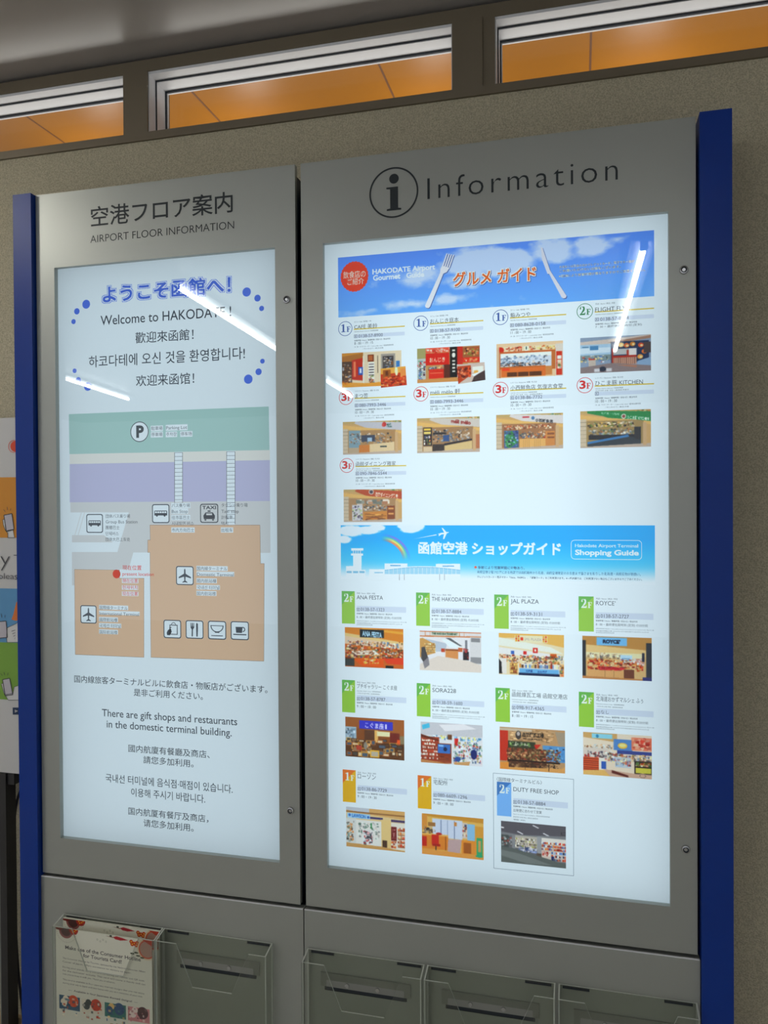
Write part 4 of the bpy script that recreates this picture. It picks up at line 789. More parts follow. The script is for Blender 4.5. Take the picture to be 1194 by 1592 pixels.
def ph_takuhai(a):
    a.r(0, 0, 1, 1, (222, 190, 110)).p([(0, 0), (1, 0), (1, .12), (.1, .06)], (206, 160, 70)).r(.0, .02, .09, .4, (214, 160, 80)).r(.17, .1, .66, .56, (206, 220, 236))
    for x in (.31, .42, .53): a.r(x, .12, x+.008, .56, (90, 110, 150))
    a.r(.53, .15, .57, .24, (206, 150, 80)).r(.1, .2, .22, .3, (170, 130, 80)).clut(0, .3, .22, .52, [(90, 90, 96), (206, 206, 200), (160, 110, 60), (60, 60, 70)], 40).r(.74, .16, .86, .6, (150, 200, 230)).r(.66, .14, .74, .52, (214, 206, 196)).clut(.66, .18, .74, .5, GOODS, 24).r(.86, .2, 1, .92, (216, 170, 80)).r(0, .5, .43, .86, (220, 150, 62)).r(0, .48, .43, .52, (236, 190, 110)).r(.38, .52, .4, .86, (180, 110, 40)).r(.65, .56, .88, .9, (226, 160, 70)).r(.68, .62, .8, .88, (176, 110, 44)).p([(.43, .58), (.65, .56), (.62, .9), (.42, .9)], (196, 176, 176)).r(.16, .5, .28, .74, (206, 54, 44)).r(.17, .72, .3, .78, (180, 40, 40)).l(.23, .78, .23, .9, .008, (50, 50, 56)).l(.14, .96, .32, .9, .008, (50, 50, 56)).l(.16, .9, .32, .96, .008, (50, 50, 56)).r(.0, .56, .08, .8, (200, 56, 44)).e(.28, .47, .05, .03, (190, 50, 50)).r(.89, .48, .98, .9, (70, 180, 130)).r(.91, .54, .96, .82, (206, 170, 110)).p([(0, .86), (.42, .88), (1, .92), (1, 1), (0, 1)], (226, 170, 90)).e(.93, .92, .06, .03, (60, 180, 140))
def ph_duty(a):
    a.r(0, 0, 1, 1, (120, 124, 130)).p([(0, 0), (1, 0), (1, .26), (0, .32)], (108, 108, 116)).p([(0, .14), (.05, .15), (.04, .18), (0, .17)], (236, 240, 244))
    for x, y in ((.26, .21), (.66, .2), (.5, .03)): a.p([(x, y), (x+.09, y+.06), (x+.08, y+.08), (x-.01, y+.02)], (230, 236, 240))
    a.p([(0, .26), (.3, .3), (1, .24), (1, .32), (0, .34)], (140, 146, 150)).r(0, .33, .12, .66, (90, 100, 100)).clut(0, .36, .2, .6, [(70, 80, 80), (190, 200, 200), (170, 80, 70), (110, 120, 120)], 50).r(.2, .32, .62, .62, (190, 190, 180)).shelf(.22, .36, .55, .6, 4, [(90, 90, 90), (214, 206, 190), (240, 236, 226), (150, 130, 110), (170, 180, 90)], (214, 210, 200), 22).clut(.27, .58, .56, .72, [(120, 150, 210), (226, 230, 236), (60, 80, 130)], 60).r(.17, .32, .22, .66, (150, 156, 160)).r(.56, .3, .63, .72, (166, 172, 176)).r(.55, .7, .63, .8, (110, 100, 90)).r(.63, .32, 1, .86, (214, 206, 196)).r(.63, .32, 1, .42, (226, 226, 220)).shelf(.63, .4, 1, .62, 3, [(206, 60, 50), (230, 140, 60), (240, 236, 226), (90, 130, 190), (150, 60, 50)], (200, 190, 176), 18).shelf(.78, .62, 1, .86, 3, [(226, 230, 234), (110, 150, 200), (200, 90, 60), (60, 70, 100)], (206, 210, 210), 10).clut(.63, .64, .78, .76, [(190, 60, 50), (226, 200, 180), (240, 236, 230)], 30).r(.78, .74, .82, .88, (40, 60, 120)).t('じ', .93, .14, .99, .22, (50, 54, 60)).p([(0, .62), (.2, .64), (.55, .76), (1, .9), (1, 1), (0, 1)], (112, 122, 120)).p([(0, .7), (.3, .76), (.8, .96), (.4, .98), (0, .84)], (134, 144, 142))

TY = 'カフェ / Cafe / 咖啡屋 / 카페'
HDR = '営業時間 / Hours / 營業時間 / 영업시간 / 营业时间'
FEE = 'ラストオーダー / Last order time / 最後點餐時間'
FEE2 = '/ 라스트오더 / 最后点餐'
LATE = '8 : 00 − 最終便出発時刻 (定刻) の20分前'
NOTE = ('営業時間変更の場合あり / From 8:00 to twenty minutes before the last departure time / 從上午八點', '到末班機出發時間前20分鐘 / 오전 8시부터 마지막 출발편 출발시각 20분 전까지 / 从上午八点', '至末班机出发时间前20分钟')
GREYT = (52, 58, 70)
def serif(dg):
    """polygons of a serif figure or F in a unit box"""
    if dg == 'F': return [[[(0, 0), (.62, 0), (.62, .07), (.46, .1), (.46, .46), (.62, .46), (.68, .36), (.74, .36), (.74, .68), (.68, .68), (.62, .56), (.46, .56), (.46, .92), (.76, .92), (.88, .72), (.95, .72), (.92, 1), (0, 1), (0, .93), (.15, .9), (.15, .1), (0, .07)]]]
    if dg == '1': return [[[(.12, 0), (.88, 0), (.88, .06), (.66, .1), (.66, 1), (.56, 1), (.12, .86), (.12, .80), (.36, .82), (.36, .1), (.12, .06)]]]
    if dg == '2':
        o = [(.06, .70)]+arcpts(.46, .72, .40, 170, -30, 14)+[(.62, .34), (.34, .18), (.78, .18), (.88, .30), (.96, .30), (.9, 0), (.04, 0), (.04, .07), (.36, .36), (.5, .56)]+arcpts(.36, .72, .24, -20, 130, 10)[1:]+[(.30, .78), (.22, .66)]
        return [[[(x, min(y, 1.0)) for x, y in o]]]
    v, f, _ = tmesh('3', .03); lo, hi = v.min(0), v.max(0); v = (v-lo)/(hi-lo)
    return [[[tuple(map(float, v[i])) for i in q]] for q in f]
def serif_lay(text, x0, z0, x1, h):
    w = x1-x0; out = []
    for ch, a, b, hh in ((text[0], 0, .55, 1), ('F', .60, 1, .68)):
        for g in serif(ch): out.append([[(x0+w*(a+(b-a)*x), z0+h*hh*y) for x, y in l] for l in g])
    return out
A1 = at(536.8, 511, YT); A2 = at(531.1, 918.8, YT)
def listing(kind, anc, fl, name, nu, phone, pu, hours, photo, inset=None, seed=1, small=2, namel=False, cells=(108, 64), ncol=GREYT, sub=0, notes=True, hw=None, title=None):
    an = at(*anc, YT); base = A1 if kind == 'g' else A2
    def O(u, v): q = at(u, v, YT); return q.x-base.x+an.x, q.z-base.z+an.z
    k0 = mpp(base); hx = lambda px: px*k0
    t = Let(YT); top = kind == 'g'
    def ln(s, u, v, u1, h, latin=False, off=0.0):
        x, z = O(u, v); t.put(s, x, z, O(u1, v)[0], hx(h), latin, off)
    z_row = {}
    if top:
        cats = {'1': TY, '2': '売店 / Store / 商店 / 매점', '3': 'レストラン / Restaurant / 餐廳 / 레스토랑'}
        ln(cats[fl], 550.9, 501.9, 588 if fl == '3' else 577, 2.5)
        nx, nz = O(550.7, 512)
        ln('%s / %s' % ('Hakodate Airport restaurant', '函館機場餐廳'), 551, 517, 588, 2.2)
        if sub: ln('하코다테 공항 식당 / 函馆机场餐厅', 551, 519.8, 596, 2.0)
        ph = (557.5, 525, 4.9); ln(HDR, 551, 531, 606.5, 2.5, off=.01)
        if hours == 'late': ln('7 : 30 − 最終便出発時刻 (定刻)', 551, 536, 613, 4.0); hours = None
        else: ln(hours, 551, 535.9, 580, 3.9, True); ln('19 : 00  '+FEE, 551, 540.6, 611.5, 2.3); ln(FEE2, 564, 543.4, 596, 2.0)
    else:
        ln('売店 / Store / 商店 / 매점' if fl != '9' else '', 554.5, 923.4, 583, 2.5) if fl != '9' else None
        nx, nz = O(554.5, 931.5)
        if sub: ln('Hakodate Airport shop / 函館機場商店', 554.5, 936.6, 592, 2.2); ln('/ 하코다테 공항 매점 / 函馆机场商店', 554.5, 940, 590, 2.0)
        ph = (560.8, 949.6, 5.2); ln(HDR, 554.5, 955.1, 609.8, 2.5, off=.01)
        if hours == 'late':
            ln(LATE, 554.5, 961.7, 624, 4.6)
            for s, v, u1 in zip(NOTE, (966.3, 969.4, 971.9), (632, 625, 579)): ln(s, 554.5, v, u1, 1.8)
        elif hours == 'dep':
            ln('出発便に合わせて営業', 554.5, 962, 594.5, 4.6)
            for s, v, u1 in (('Open to match departing flights / 配合出發航班營業', 967, 606), ('출발편에 맞춰 영업 / 配合出发航班', 971, 589), ('营业', 975, 572)): ln(s, 554.5, v-.5, u1, 1.9)
        else: ln(hours, 554.5, 961.4, 584.2, 4.0, True)
    # telephone line
    x, z = O(ph[0], ph[1])
    if phone: t.put(phone, x, z, x_at(pu, YT, z), hx(ph[2]), phone[0] in '0123456789', off=-.004)
    x, z = O(*((550.6, 525.4) if top else (554.5, 950.2))); s = hx(4.9)
    t.poly([[rect(x, z, x+s, z+s), rect(x+s*.1, z+s*.1, x+s*.9, z+s*.9)], [[(x+s*.35, z+s*.25), (x+s*.65, z+s*.25), (x+s*.65, z+s*.35), (x+s*.5, z+s*.35), (x+s*.5, z+s*.65), (x+s*.65, z+s*.65), (x+s*.65, z+s*.75), (x+s*.35, z+s*.75)]]])
    L = t.build('shop_listing', ink(GREYT), gp)
    n = Let(YT)
    n.put(name, nx, nz, x_at(nu, YT, nz), hx((6.2 if namel else 7.4)), namel, off=.0)
    n.build('name_lettering', ink((46, 54, 68)), L)
    (x0, z0), (x1, z1) = (O(550.3, 525.9), (O(629.1, 521)[0], O(550.3, 520.3)[1])) if top else (O(554.5, 950.6), O(631.3, 944))
    shape('telephone_band', [[rect(x0, z0, x1, z1)]], YP, ink((194, 214, 232)), L)
    if top:
        (x0, z0), (x1, z1) = O(550, 512.3), O(629.3, 510.4); x1 = O(629.3, 511)[0]
        shape('name_underline', [[rect(x0, nz-hx(.9), x1, nz+hx(.9))]], YP, ink((206, 190, 72)), L)
        col = {'1': (60, 90, 160), '2': (50, 130, 80), '3': (200, 50, 50)}[fl]
        r = hx(11.4); q = Let(YT); q.poly([[circ(an.x, an.z, r, 48), circ(an.x, an.z, r*.92, 48)]])
        q.poly(serif_lay(fl, an.x-r*.66, an.z-r*.46, an.x+r*.74, r*1.08)); q.build('floor_badge', ink(col), L)
    else:
        (x0, z1), (x1, z0) = O(531.1, 918.8), O(551.8, 969.9)
        key = 'badge'+fl
        c = {'2': ((138, 196, 64), (96, 178, 80)), '1': ((222, 172, 20), (232, 112, 36)), '9': ((112, 176, 240), (60, 120, 190))}[fl]
        b = Ras(42, 104, c[0], 3); b.p([(0, 0), (1, 0), (0, .42)], c[1])
        for g in serif_lay('2' if fl == '9' else fl, .16, 0, .9, .25): b.p([(x, .33-y) for x, y in g[0]], (226, 240, 232))
        b.build('floor_badge', [(x0, YP, z1), (x1, YP, z1), (x1, YP, z0), (x0, YP, z0)], L)
    a = Ras(*cells, (200, 200, 200), 2, seed); photo[0](a)
    c = rectq(*photo[1]); o = a.build('shop_photo', c, L, soft=.35)
    if inset:
        c = [(p[0], YP-.0003, p[2]) for p in quad(*inset[1])]
        # the inset is printed on the sheet: cut its place out of the larger picture
        me = o.data; bm = bmesh.new(); bm.from_mesh(me); lo = [(p[0], p[2]) for p in c]
        def inside(x, z):
            r = False
            for i in range(4):
                (xa, za), (xb, zb) = lo[i], lo[(i+1) % 4]
                if (za > z) != (zb > z) and x < (xb-xa)*(z-za)/(zb-za)+xa: r = not r
            return r
        kill = [f for f in bm.faces if inside(f.calc_center_median().x, f.calc_center_median().z)]
        bmesh.ops.delete(bm, geom=kill, context='FACES'); bm.to_mesh(me); bm.free()
        a = Ras(46, 36, (200, 200, 200), 2, seed+50); inset[0](a); a.build('inset_photo', c, L, soft=.35)
    if title:
        q = Let(YT); q.px(title[0], *title[1]); q.build('title_lettering', ink(GREYT), L)
        l = pxl(title[2], YP); q = Let(YP); q.poly(outline(l, .0004)); q.build('listing_border', ink((110, 128, 146)), L)
    return L
G = lambda *a, **k: listing('g', *a, **k)
G((536.8, 511), '1', 'CAFÉ 美鈴', 586.7, '0138-57-8900', 595, '8 : 00 − 19 : 15', (ph_cafe, ((531.1, 549.5), (624.1, 544.5), (624.1, 599.4), (532, 602))), (ph_cafe2, ((591.4, 573.2), (630.4, 569.3), (632.6, 598.7), (592.3, 603))), seed=3)
G((654.2, 502.5), '1', 'おんじき庭本', 713, '0138-57-9100', 715, '10 : 00 − 19 : 30', (ph_onjiki, ((648.5, 542.8), (745.9, 536.2), (745.9, 591.1), (648.7, 596.1))), (ph_onjiki2, ((710.4, 567.1), (753.3, 563), (754.8, 590.7), (712.5, 597.2))), seed=4)
G((778.1, 493.3), '1', '鮨みつや', 824.4, '080-8628-0158', 847.8, '11 : 00 − 19 : 00', (ph_sushi, ((772, 535), (875.4, 529.3), (875.4, 583.5), (771.8, 588.5))), seed=5)
G((909.2, 484), '2', 'FLIGHT FLY', 973, '0138-57-8884', 977.5, 'late', (ph_fly, ((902.2, 526.4), (1012, 518.8), (1012, 575.4), (902.2, 581.3))), seed=6, namel=True)
G((537.9, 618.1), '3', 'まつ笠', 572, '080-7993-3446', 600, '10 : 00 − 19 : 30', (ph_matsu, ((532.9, 656), (624.3, 653.2), (624.3, 704.3), (533.3, 707.6))), seed=7)
G((654.4, 612.4), '3', 'méli mélo 軒', 715.5, '080-7993-3446', 720.4, '10 : 00 − 19 : 30', (ph_meli, ((648.3, 650.5), (745.8, 647.3), (745.8, 703.2), (648.5, 703.9))), seed=8)
G((778.3, 605.7), '3', '小西鮮魚店 気復志食堂', 874.8, '0138-86-7732', 843, '10 : 00 − 19 : 30', (ph_konishi, ((771.5, 645.8), (875.4, 641), (875.4, 696.3), (771.5, 700.2))), seed=9, sub=1)
G((909.2, 598.9), '3', 'ひこま豚 KITCHEN', 999.5, '', 0, '10 : 00 − 19 : 30', (ph_hikoma, ((902.2, 640.1), (1012, 635.3), (1012, 695.2), (902.2, 695.9))), seed=10, sub=1)
G((539.2, 723.7), '3', '函館ダイニング雅家', 615.3, '090-7846-5544', 601.2, '10 : 00 − 19 : 30', (ph_dining, ((534, 761), (624.8, 760.5), (624.8, 811), (534.6, 812.1))), seed=11, sub=1)
B = lambda *a, **k: listing('s', *a, cells=(108, 74), **k)
B((531.1, 918.8), '2', 'ANA FESTA', 595.4, '0138-57-1323', 597.5, 'late', (ph_ana, ((536.1, 975.5), (627.2, 977.5), (627.2, 1040), (536.5, 1036.3))), seed=12, namel=True)
B((646.7, 921.1), '2', 'THE HAKODATEDEPART', 752.8, '0138-57-8884', 717.2, 'late', (ph_depart, ((652.3, 980.5), (748.2, 983.5), (748.2, 1046.5), (653, 1041))), seed=13, namel=True)
B((768.3, 924.2), '2', 'JAL PLAZA', 837.7, '0138-59-3131', 842.8, 'late', (ph_jal, ((775.2, 984), (876.9, 987.3), (876.9, 1053), (775.7, 1047.9))), seed=14, namel=True)
B((899.4, 927), '2', 'ROYCE’', 957, '0138-57-2727', 977.8, 'late', (ph_royce, ((905.3, 988), (1013.3, 992.3), (1013.3, 1059.6), (905.5, 1053.7))), seed=15, namel=True)
B((531.5, 1056.7), '2', 'プチギャラリー こぐま座', 617.4, '0138-57-8787', 599, '9 : 00 − 18 : 00', (ph_koguma, ((536.8, 1114.3), (628.5, 1119.7), (628.5, 1182.5), (537.2, 1175.6))), seed=16, sub=1)
B((647.7, 1061.9), '2', 'SORA228', 708.9, '0138-59-1600', 718.9, 'late', (ph_sora, ((654, 1121.8), (750.3, 1127.9), (750.3, 1191.8), (654.4, 1185.1))), seed=17, namel=True)
B((770.2, 1069), '2', '函館煉瓦工場 函館空港店', 882.1, '098-917-4365', 845.9, '8 : 00 − 19 : 15', (ph_renga, ((776.5, 1129.4), (878.3, 1136.2), (878.7, 1202), (777.4, 1195.7))), seed=18, sub=1)
B((899.8, 1075.4), '2', '北海道おかずマルシェ ふぅ', 999.7, 'なし', 946.6, 'late', (ph_fuu, ((906.3, 1138), (1013.3, 1144.1), (1013.3, 1211.5), (907, 1204))), seed=19, sub=1)
B((532.6, 1196.1), '1', 'ローソン', 584.3, '0138-86-7729', 601.2, '9 : 00 − 19 : 30', (ph_lawson, ((538.2, 1253.9), (629.5, 1262.3), (629.5, 1324.5), (538.4, 1316.1))), seed=20)
B((649.2, 1205.1), '1', '宅配所', 695.9, '080-6609-1296', 726.2, '9 : 00 − 18 : 00', (ph_takuhai, ((655.7, 1264.4), (751.8, 1272.8), (751.8, 1337), (656.1, 1327.6))), seed=21)
B((772.4, 1215.1), '9', 'DUTY FREE SHOP', 868.7, '0138-57-8884', 848, 'dep', (ph_duty, ((778.7, 1275.8), (879.8, 1285.3), (879.8, 1349.8), (779.3, 1340.3))), seed=22, namel=True,
  title=('〈国際線ターミナルビル〉', (772, 1214.3, 842.5, 6.4), ((766.8, 1201.9), (891.8, 1211.6), (891.8, 1361.7), (767.8, 1349.8))))
# ------------------------------------------------------------------ acrylic leaflet holders on the base panels
acry = glass('holder_acrylic', (.975, .98, .97), 1.49, .8)
acry_b = glass('holder_acrylic_grey', (.915, .93, .90), 1.49, .6)
edge_m = mat('acrylic_edge', (196, 200, 190), .25, 0, .6)
rail_m = mat('rail_grey', (150, 150, 144), .4, .5)
rail_d = mat('slot_shade_dark', (30, 36, 44), .6)  # dark colour standing in for shade behind the slots and below the rail
HB, HF = -.0066, -.045            # back plate and front plate
FY0, FY1 = HF, HF+.003
def plate(name, loops, y0, y1, parent, m=None):
    """flat plate with its rim in the bright edge material"""
    bm = bmesh.new(); loops = [[Vector((x, z, 0)) for x, z in l] for l in loops]
    F_, B_ = [], []
    for l in loops:
        F_.append([bm.verts.new((p.x, y0, p.y)) for p in l]); B_.append([bm.verts.new((p.x, y1, p.y)) for p in l])
    fa = [v for l in F_ for v in l]; ba = [v for l in B_ for v in l]
    for t in tessellate_polygon(loops):
        for arr in (fa, ba):
            try: bm.faces.new([arr[i] for i in t])
            except ValueError: pass
    for l_i, (f, b) in enumerate(zip(F_, B_)):
        n = len(f)
        for i in range(n):
            q = bm.faces.new((f[i], f[(i+1) % n], b[(i+1) % n], b[i])); q.material_index = 1 if l_i == 0 else 0
    bmesh.ops.recalc_face_normals(bm, faces=bm.faces)
    return bm_obj(name, bm, [m or acry, edge_m], parent)
# proportions read from the second holder
xa, xb = at(255.5, 1441, HB).x, at(424, 1470, HB).x
wd2 = xb-xa
fr = lambda u, v: ((at(u, v, FY0).x-xa)/wd2, at(u, v, FY0).z)
v1, v2, v3, v4 = fr(273.2, 1468.8), fr(298.6, 1535.7), fr(359.8, 1545.3), fr(385.6, 1484.9)
sl0, sl1 = at(282.4, 1487.8, HB), at(394.8, 1519.5, HB); sa, sb = (sl0.x-xa)/wd2, (sl1.x-xa)/wd2
ZT = at(340, 1454.5, HB).z; ZF = (at(250, 1465, FY0).z+at(415, 1488, FY0).z)/2; ZC = (v2[1]+v3[1])/2; ZBOT = ZT-.305
zs1 = at(282.4, 1488, HB).z; zs0 = zs1-.0215
def holder(u0, u1, v, label):
    x0, x1 = at(u0, v, HB).x, at(u1, v, HB).x; w = x1-x0
    t = thing('leaflet_holder', label, 'leaflet holder', 'clear leaflet holders on the base panels')
    X = lambda f: x0+f*w
    plate('back_plate', [rect(x0, ZBOT, x1, ZT), rect(X(sa), zs0, X(sb), zs1), rect(X(.03), ZT-.0085, X(.23), ZT-.0035), rect(X(.77), ZT-.0085, X(.97), ZT-.0035)], HB-.003, HB, t, acry_b)
    for a in (.03, .77): box('hook_slot', X(a), X(a+.2), HB+.0004, HB+.0016, ZT-.0085, ZT-.0035, rail_d, t)  # dark strips in place of the shade seen through the top slots
    plate('front_plate', [[(x0, ZBOT), (x1, ZBOT), (x1, ZF), (X(v4[0]), ZF), (X(v3[0]), ZC), (X(v2[0]), ZC), (X(v1[0]), ZF), (x0, ZF)]], FY0, FY1, t)
    for q in (x0, x1-.0028):
        bm = bmesh.new()
        prof = [(HB-.003, ZBOT), (FY1, ZBOT), (FY1, ZF), (HB-.003, ZT)]
        A = [bm.verts.new((q, y, z)) for y, z in prof]; Bv = [bm.verts.new((q+.0028, y, z)) for y, z in prof]
        bm.faces.new(A); bm.faces.new(Bv[::-1])
        for i in range(4):
            f = bm.faces.new((A[i], Bv[i], Bv[(i+1) % 4], A[(i+1) % 4])); f.material_index = 1
        bmesh.ops.recalc_face_normals(bm, faces=bm.faces)
        bm_obj('side_plate', bm, [acry, edge_m], t)
    plate('bottom_plate', [rect(x0+.003, ZBOT, x1-.003, ZBOT+.003)], FY1, HB-.003, t)
    r = box('mounting_rail', X(sa)-.012, X(sb)+.012, HB+.0003, -.0032, zs0+.006, zs1+.012, rail_m, t)
    for f in (.27, .66):
        bm = bmesh.new(); cyl_bm(bm, (X(sa+(sb-sa)*f), (zs0+zs1)/2+.003), .0042, 'y', HB-.0016, HB+.0006, 18, .0046); bm_obj('screw', bm, chrome, r)
    box('rail_gap', X(sa)-.004, X(sb)+.004, HB+.001, -.0031, zs0-.002, zs0+.006, rail_d, t)  # dark strip drawn as the shade under the mounting rail
    return x0, x1
h1 = holder(98.8, 254.2, 1430, 'clear leaflet holder nearest the left post, filled with leaflets')
holder(255.5, 424, 1457, 'empty clear leaflet holder beside the one filled with leaflets')
h3 = [(478.5, 660.5, 1489), (664.5, 863.5, 1516), (868.5, 1084, 1545)]
for (a, b, v), lab in zip(h3, ('empty clear leaflet holder on the right base panel nearest the panel seam', 'empty clear leaflet holder in the middle of the right base panel', 'empty clear leaflet holder on the right base panel nearest the right post')):
    holder(a, b, v, lab)
# leaflets in the first holder
paper_m = mat('leaflet_paper', (226, 224, 206), .6)
def leaflet(label, y, ztop, x0, x1, full):
    t = thing('leaflet', label, 'leaflet', 'tourist leaflets in the filled holder')
    box('paper', x0, x1, y, y+.0012 if full else y+.006, ZBOT+.004, ztop, paper_m, t)
    w = x1-x0; N = 300; hh = .195; nh = int(N*hh/w)
    r = Ras(N, nh, (226, 224, 206), 2, 40+full); asp = N/nh
    P = lambda fx, mm: (fx, mm/1000/hh)
    def el(fx, mm, rx, c, ryk=1): r.e(fx, mm/1000/hh, rx, rx*asp*ryk, c)
    el(.11, 4, .075, (150, 90, 84)); el(.11, 4, .055, (92, 62, 58)); el(.19, 0, .05, (170, 60, 50))
    for i in range(36):
        a = 2*math.pi*i/36; el(.115+.105*math.cos(a), 6+math.sin(a)*24, .003, (150, 140, 120))
    r.p([(.0, 0), (.08, 0), (.05, .03), (0, .02)], (120, 50, 44))
    for q in ((.17, 2), (.2, 4), (.215, 1), (.18, 6)): el(q[0], q[1], .014, (196, 60, 40)); el(q[0], q[1], .006, (236, 190, 60))
    r.p([P(.60, 4), P(.64, 1), P(.70, 3), P(.76, 6), P(.68, 9), P(.63, 8)], (176, 56, 60)); r.p([P(.52, 3), P(.62, 4), P(.60, 6)], (150, 120, 100)); el(.58, 2, .014, (60, 70, 60), .5)
    for q in ((.79, 8), (.82, 11), (.85, 9), (.80, 13), (.84, 14)): el(q[0], q[1], .018, (200, 70, 40)); el(q[0], q[1], .007, (240, 190, 80))
    el(.95, 20, .098, (226, 206, 170)); el(.95, 20, .085, (206, 96, 70)); el(.95, 20, .072, (176, 140, 122))
    r.p([P(.90, 0), P(1, 0), P(1, 12), P(.95, 6)], (190, 70, 50))
    for q in ((.80, 33), (.86, 36), (.90, 39), (.84, 30)): el(q[0], q[1], .022, (84, 92, 70), .35)
    for q in ((.44, 14), (.47, 17), (.5, 13), (.53, 16)):
        el(q[0], q[1], .008, (170, 170, 150), 1.2); el(q[0], q[1], .005, (226, 224, 206), 1.2)
    if full:
        ink1 = (84, 80, 78)
        def T(s, a, b, mm, h, off=0.0, c=ink1): r.t(s, a, (mm-h)/1000/hh, b, mm/1000/hh, c, off, .015)
        T('Make use of the Consumer Hotline', .10, .885, 45, 8, .012); T('for Tourists Card!', .29, .69, 57, 8, .012)
        row = 68
        for s, b in (('The Consumer Hotline for Tourists, operated by the National Consumer Affairs', .93), ('Center of Japan, offers assistance to visitors to Japan.', .79), ('', 0), ('During your travels, carry this card containing the number and QR code', .92), ('for the dedicated website. This card will come in handy and can', .93), ('help you so keep it with you. Thank you in advance.', .62), ('', 0), ('The card is available in four Japanese themed designs that you can enjoy', .92), ('during your trip to Japan and take home with you as a memento of your visit.', .9)):
            if s: T(s, .07, b, row, 4.4, .0, (110, 106, 98)); row += 7.5
            else: row += 4.5
        T('—  Available in four Japanese themed designs!  —', .13, .85, row+7, 5.2, .01)
        k = row+17
        for i, (c0, c1, c2) in enumerate((((60, 96, 120), (214, 84, 50), (236, 226, 200)), ((226, 218, 196), (206, 74, 50), (70, 80, 76)), ((64, 124, 116), (60, 90, 130), (230, 190, 120)), ((214, 140, 140), (90, 60, 60), (240, 220, 210)))):
            a = .03+i*.24; r.r(a, k/1000/hh, a+.22, min(1, (k+30)/1000/hh), c0)
            el(a+.15, k+10, .055, c1); el(a+.07, k+7, .03, c2); el(a+.05, k+15, .035, c1 if i == 2 else c2); r.clut(a, k/1000/hh, a+.22, .999, [c0, c1, c2], 24, (.01, .03), (.01, .03))
    r.build('printed_face', [(x0, y-.0002, ztop), (x1, y-.0002, ztop), (x1, y-.0002, ztop-hh), (x0, y-.0002, ztop-hh)], t, None)
a, b = h1
leaflet('cream leaflet at the back of the filled holder showing its red flowered top', -.0165, ZT-.004, a+.006, b-.006, 0)
leaflet('cream leaflet about a Consumer Hotline for Tourists card, front of the filled holder', FY1+.001, ZF-.003, a+.006, b-.0075, 1)
# ------------------------------------------------------------------ notice board on a stand beside the left post
SY = .066
st = thing('notice_stand', 'white notice on a black stand, half hidden behind the left post', 'notice stand')
pl = at(0, 650, SY); zt = pl.z; zb = at(29, 1203, SY).z; xr = -1.255; xl = xr-.62
box('notice_sheet', xl, xr, SY, SY+.008, zb, zt, mat('notice_white', (206, 204, 200), .5), st, .001)
YN = SY-.0006
def NP(*p): return pxl(p, YN)
def zat(v): return at(15, v, YN).z
for v0, v1, c in ((742, 836, (214, 142, 40)), (915, 999, (92, 152, 196)), (999, 1088, (124, 168, 60))):
    shape('picture_block', [[rect(xl+.0, zat(v1), xr, zat(v0))]], YN, mat('notice_%d' % v0, c, .5), st)
nl = mat('notice_ink', (70, 70, 74), .6); npale = mat('notice_pale', (196, 190, 196), .6); nw = mat('notice_paper', (222, 220, 216), .6)
YN -= .0004
p = at(21, 694, YN); k = mpp(p); q = Let(YN); q.poly([[circ(p.x, p.z, 9.6*k), circ(p.x, p.z, 8.8*k)]]); q.build('red_ring', mat('notice_red', (224, 74, 40), .5), st)
shape('red_disc', [[circ(p.x+2.5*k, p.z, 8.2*k)]], YN, mat('notice_red', (224, 74, 40), .5), st)
def phone(pts, hand, rays, name='phone_drawing'):
    global YN
    shape('hand_drawing', [[NP(*hand)]], YN, nw, st)
    y0 = YN; YN -= .0004
    c = NP(*pts); shape(name, [[c]], YN, npale, st); YN -= .0004
    q = Let(YN)
    for g in outline(c, .0009): q.poly([g])
    for a, b, d, e in rays: q.poly([[NP((a-.35, b), (a+.35, b), (d+.35, e), (d-.35, e))]])
    for g in outline(NP(*hand), .0005): q.poly([g])
    q.build('drawing_lines', nl, st); YN = y0
phone(((6.2, 801), (18.5, 798.5), (21.8, 823), (9.6, 826.5)), ((4, 808), (7, 807), (10, 825), (20, 823), (22.5, 835.8), (12, 836), (12, 829), (8, 824), (5, 816)), ((5.5, 792, 8, 795.5), (11, 788, 11.6, 793), (17, 790.5, 15.8, 794)))
phone(((-6, 967), (9.5, 965.5), (11.5, 991), (-5, 992.5)), ((11, 976), (24, 970), (30, 966), (30, 998.5), (11, 998.8), (10, 992)), ((2, 954, 2.6, 960), (8, 956, 7.4, 960)))
phone(((4.2, 1056.5), (15, 1054.5), (20, 1080), (8, 1081.5)), ((2, 1063), (5, 1062), (8, 1080), (20, 1078), (22, 1068), (31, 1065), (31, 1088.4), (13, 1088.6), (6, 1078)), ((1, 1047, 3.5, 1050.5), (6, 1045, 7.2, 1049.5), (12.5, 1046, 11.6, 1050)))
shape('orange_hair_drawing', [[NP((25.5, 936), (31, 934), (31, 964), (24, 965), (18, 963), (21, 955))]], YN-.0004, mat('notice_hair', (220, 120, 50), .6), st)
q = Let(YN-.0008)
for a in range(4): q.poly([[NP((18+a*1.6, 981+a*4), (24, 979+a*4), (24, 979.8+a*4), (18+a*1.6, 981.8+a*4))]])
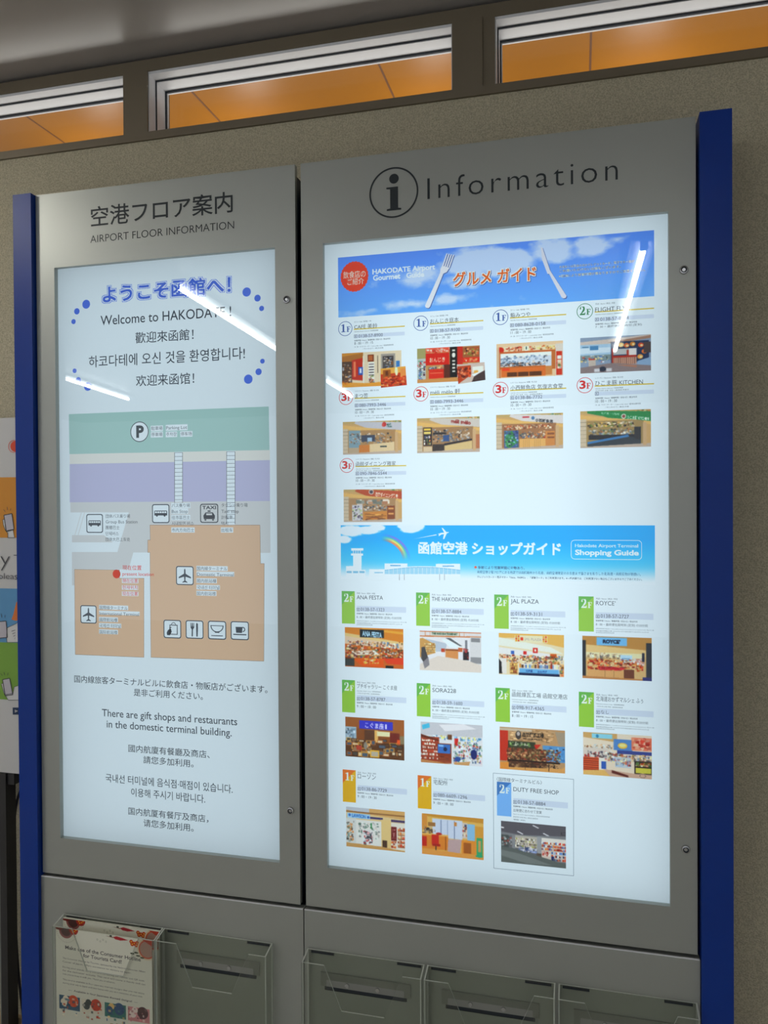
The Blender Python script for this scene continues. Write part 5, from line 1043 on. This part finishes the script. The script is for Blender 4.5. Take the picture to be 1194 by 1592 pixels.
q.px('y', .6, 886.8, 15.5, 22, off=-.022); q.px('T', 21.5, 880, 36, 17.5, off=-.022); q.px('plea', -1.5, 903, 21.8, 12, off=-.008); q.px('se', 22.8, 901, 34, 7, off=-.008)
q.build('notice_lettering', nl, st)
shape('video_icon', [[NP((19.6, 1100), (32, 1100), (32, 1111), (19.8, 1111)), NP((22.8, 1103), (28, 1105.4), (22.9, 1108.2))]], YN, mat('notice_navy', (28, 52, 84), .5), st)
blk = mat('stand_black', (40, 38, 38), .45)
xx0, xx1 = at(1.5, 1300, SY).x, at(11.5, 1300, SY).x
box('stand_leg', xx0, xx1, SY-.004, SY+.03, 0, zb-.001, blk, st, .002)
box('leg_edge', xx0-.006, xx0-.0005, SY-.001, SY+.03, 0, zb-.001, mat('stand_grey', (120, 122, 118), .4, .5), st)
bx = at(21, 1213, SY)
box('clamp', xx1+.0002, bx.x, SY+.002, SY+.02, bx.z-.012, zb-.001, blk, st, .001)
box('stand_foot', xl+.1, xr-.1, SY-.03, SY+.045, 0, .02, blk, st, .003)
# black cable hanging on the wall behind the post
CY = .104
cu = bpy.data.curves.new('power_cable', 'CURVE'); cu.dimensions = '3D'; cu.bevel_depth = .0032; cu.bevel_resolution = 3
sp = cu.splines.new('NURBS'); pts = [at(u, v, CY) for u, v in ((46, 1205), (37, 1218), (29, 1233), (24, 1255), (21.6, 1285), (21, 1330), (22, 1390), (24.5, 1450), (27.5, 1500), (31.5, 1545), (38, 1592), (44, 1650))]
sp.points.add(len(pts)-1)
for a, b in zip(sp.points, pts): a.co = (*b, 1)
sp.use_endpoint_u = True; sp.order_u = 4
tmp = bpy.data.objects.new('tmp', cu); C.objects.link(tmp); dg = bpy.context.evaluated_depsgraph_get(); me = bpy.data.meshes.new_from_object(tmp.evaluated_get(dg))
bpy.data.objects.remove(tmp)
for pgn in me.polygons: pgn.use_smooth = True
me.materials.clear()
tag(link('power_cable', me, mat('cable_black', (26, 22, 30), .4)), 'black power cable hanging between the stand leg and the left post', 'cable')
bpy.data.objects.remove(_fo)
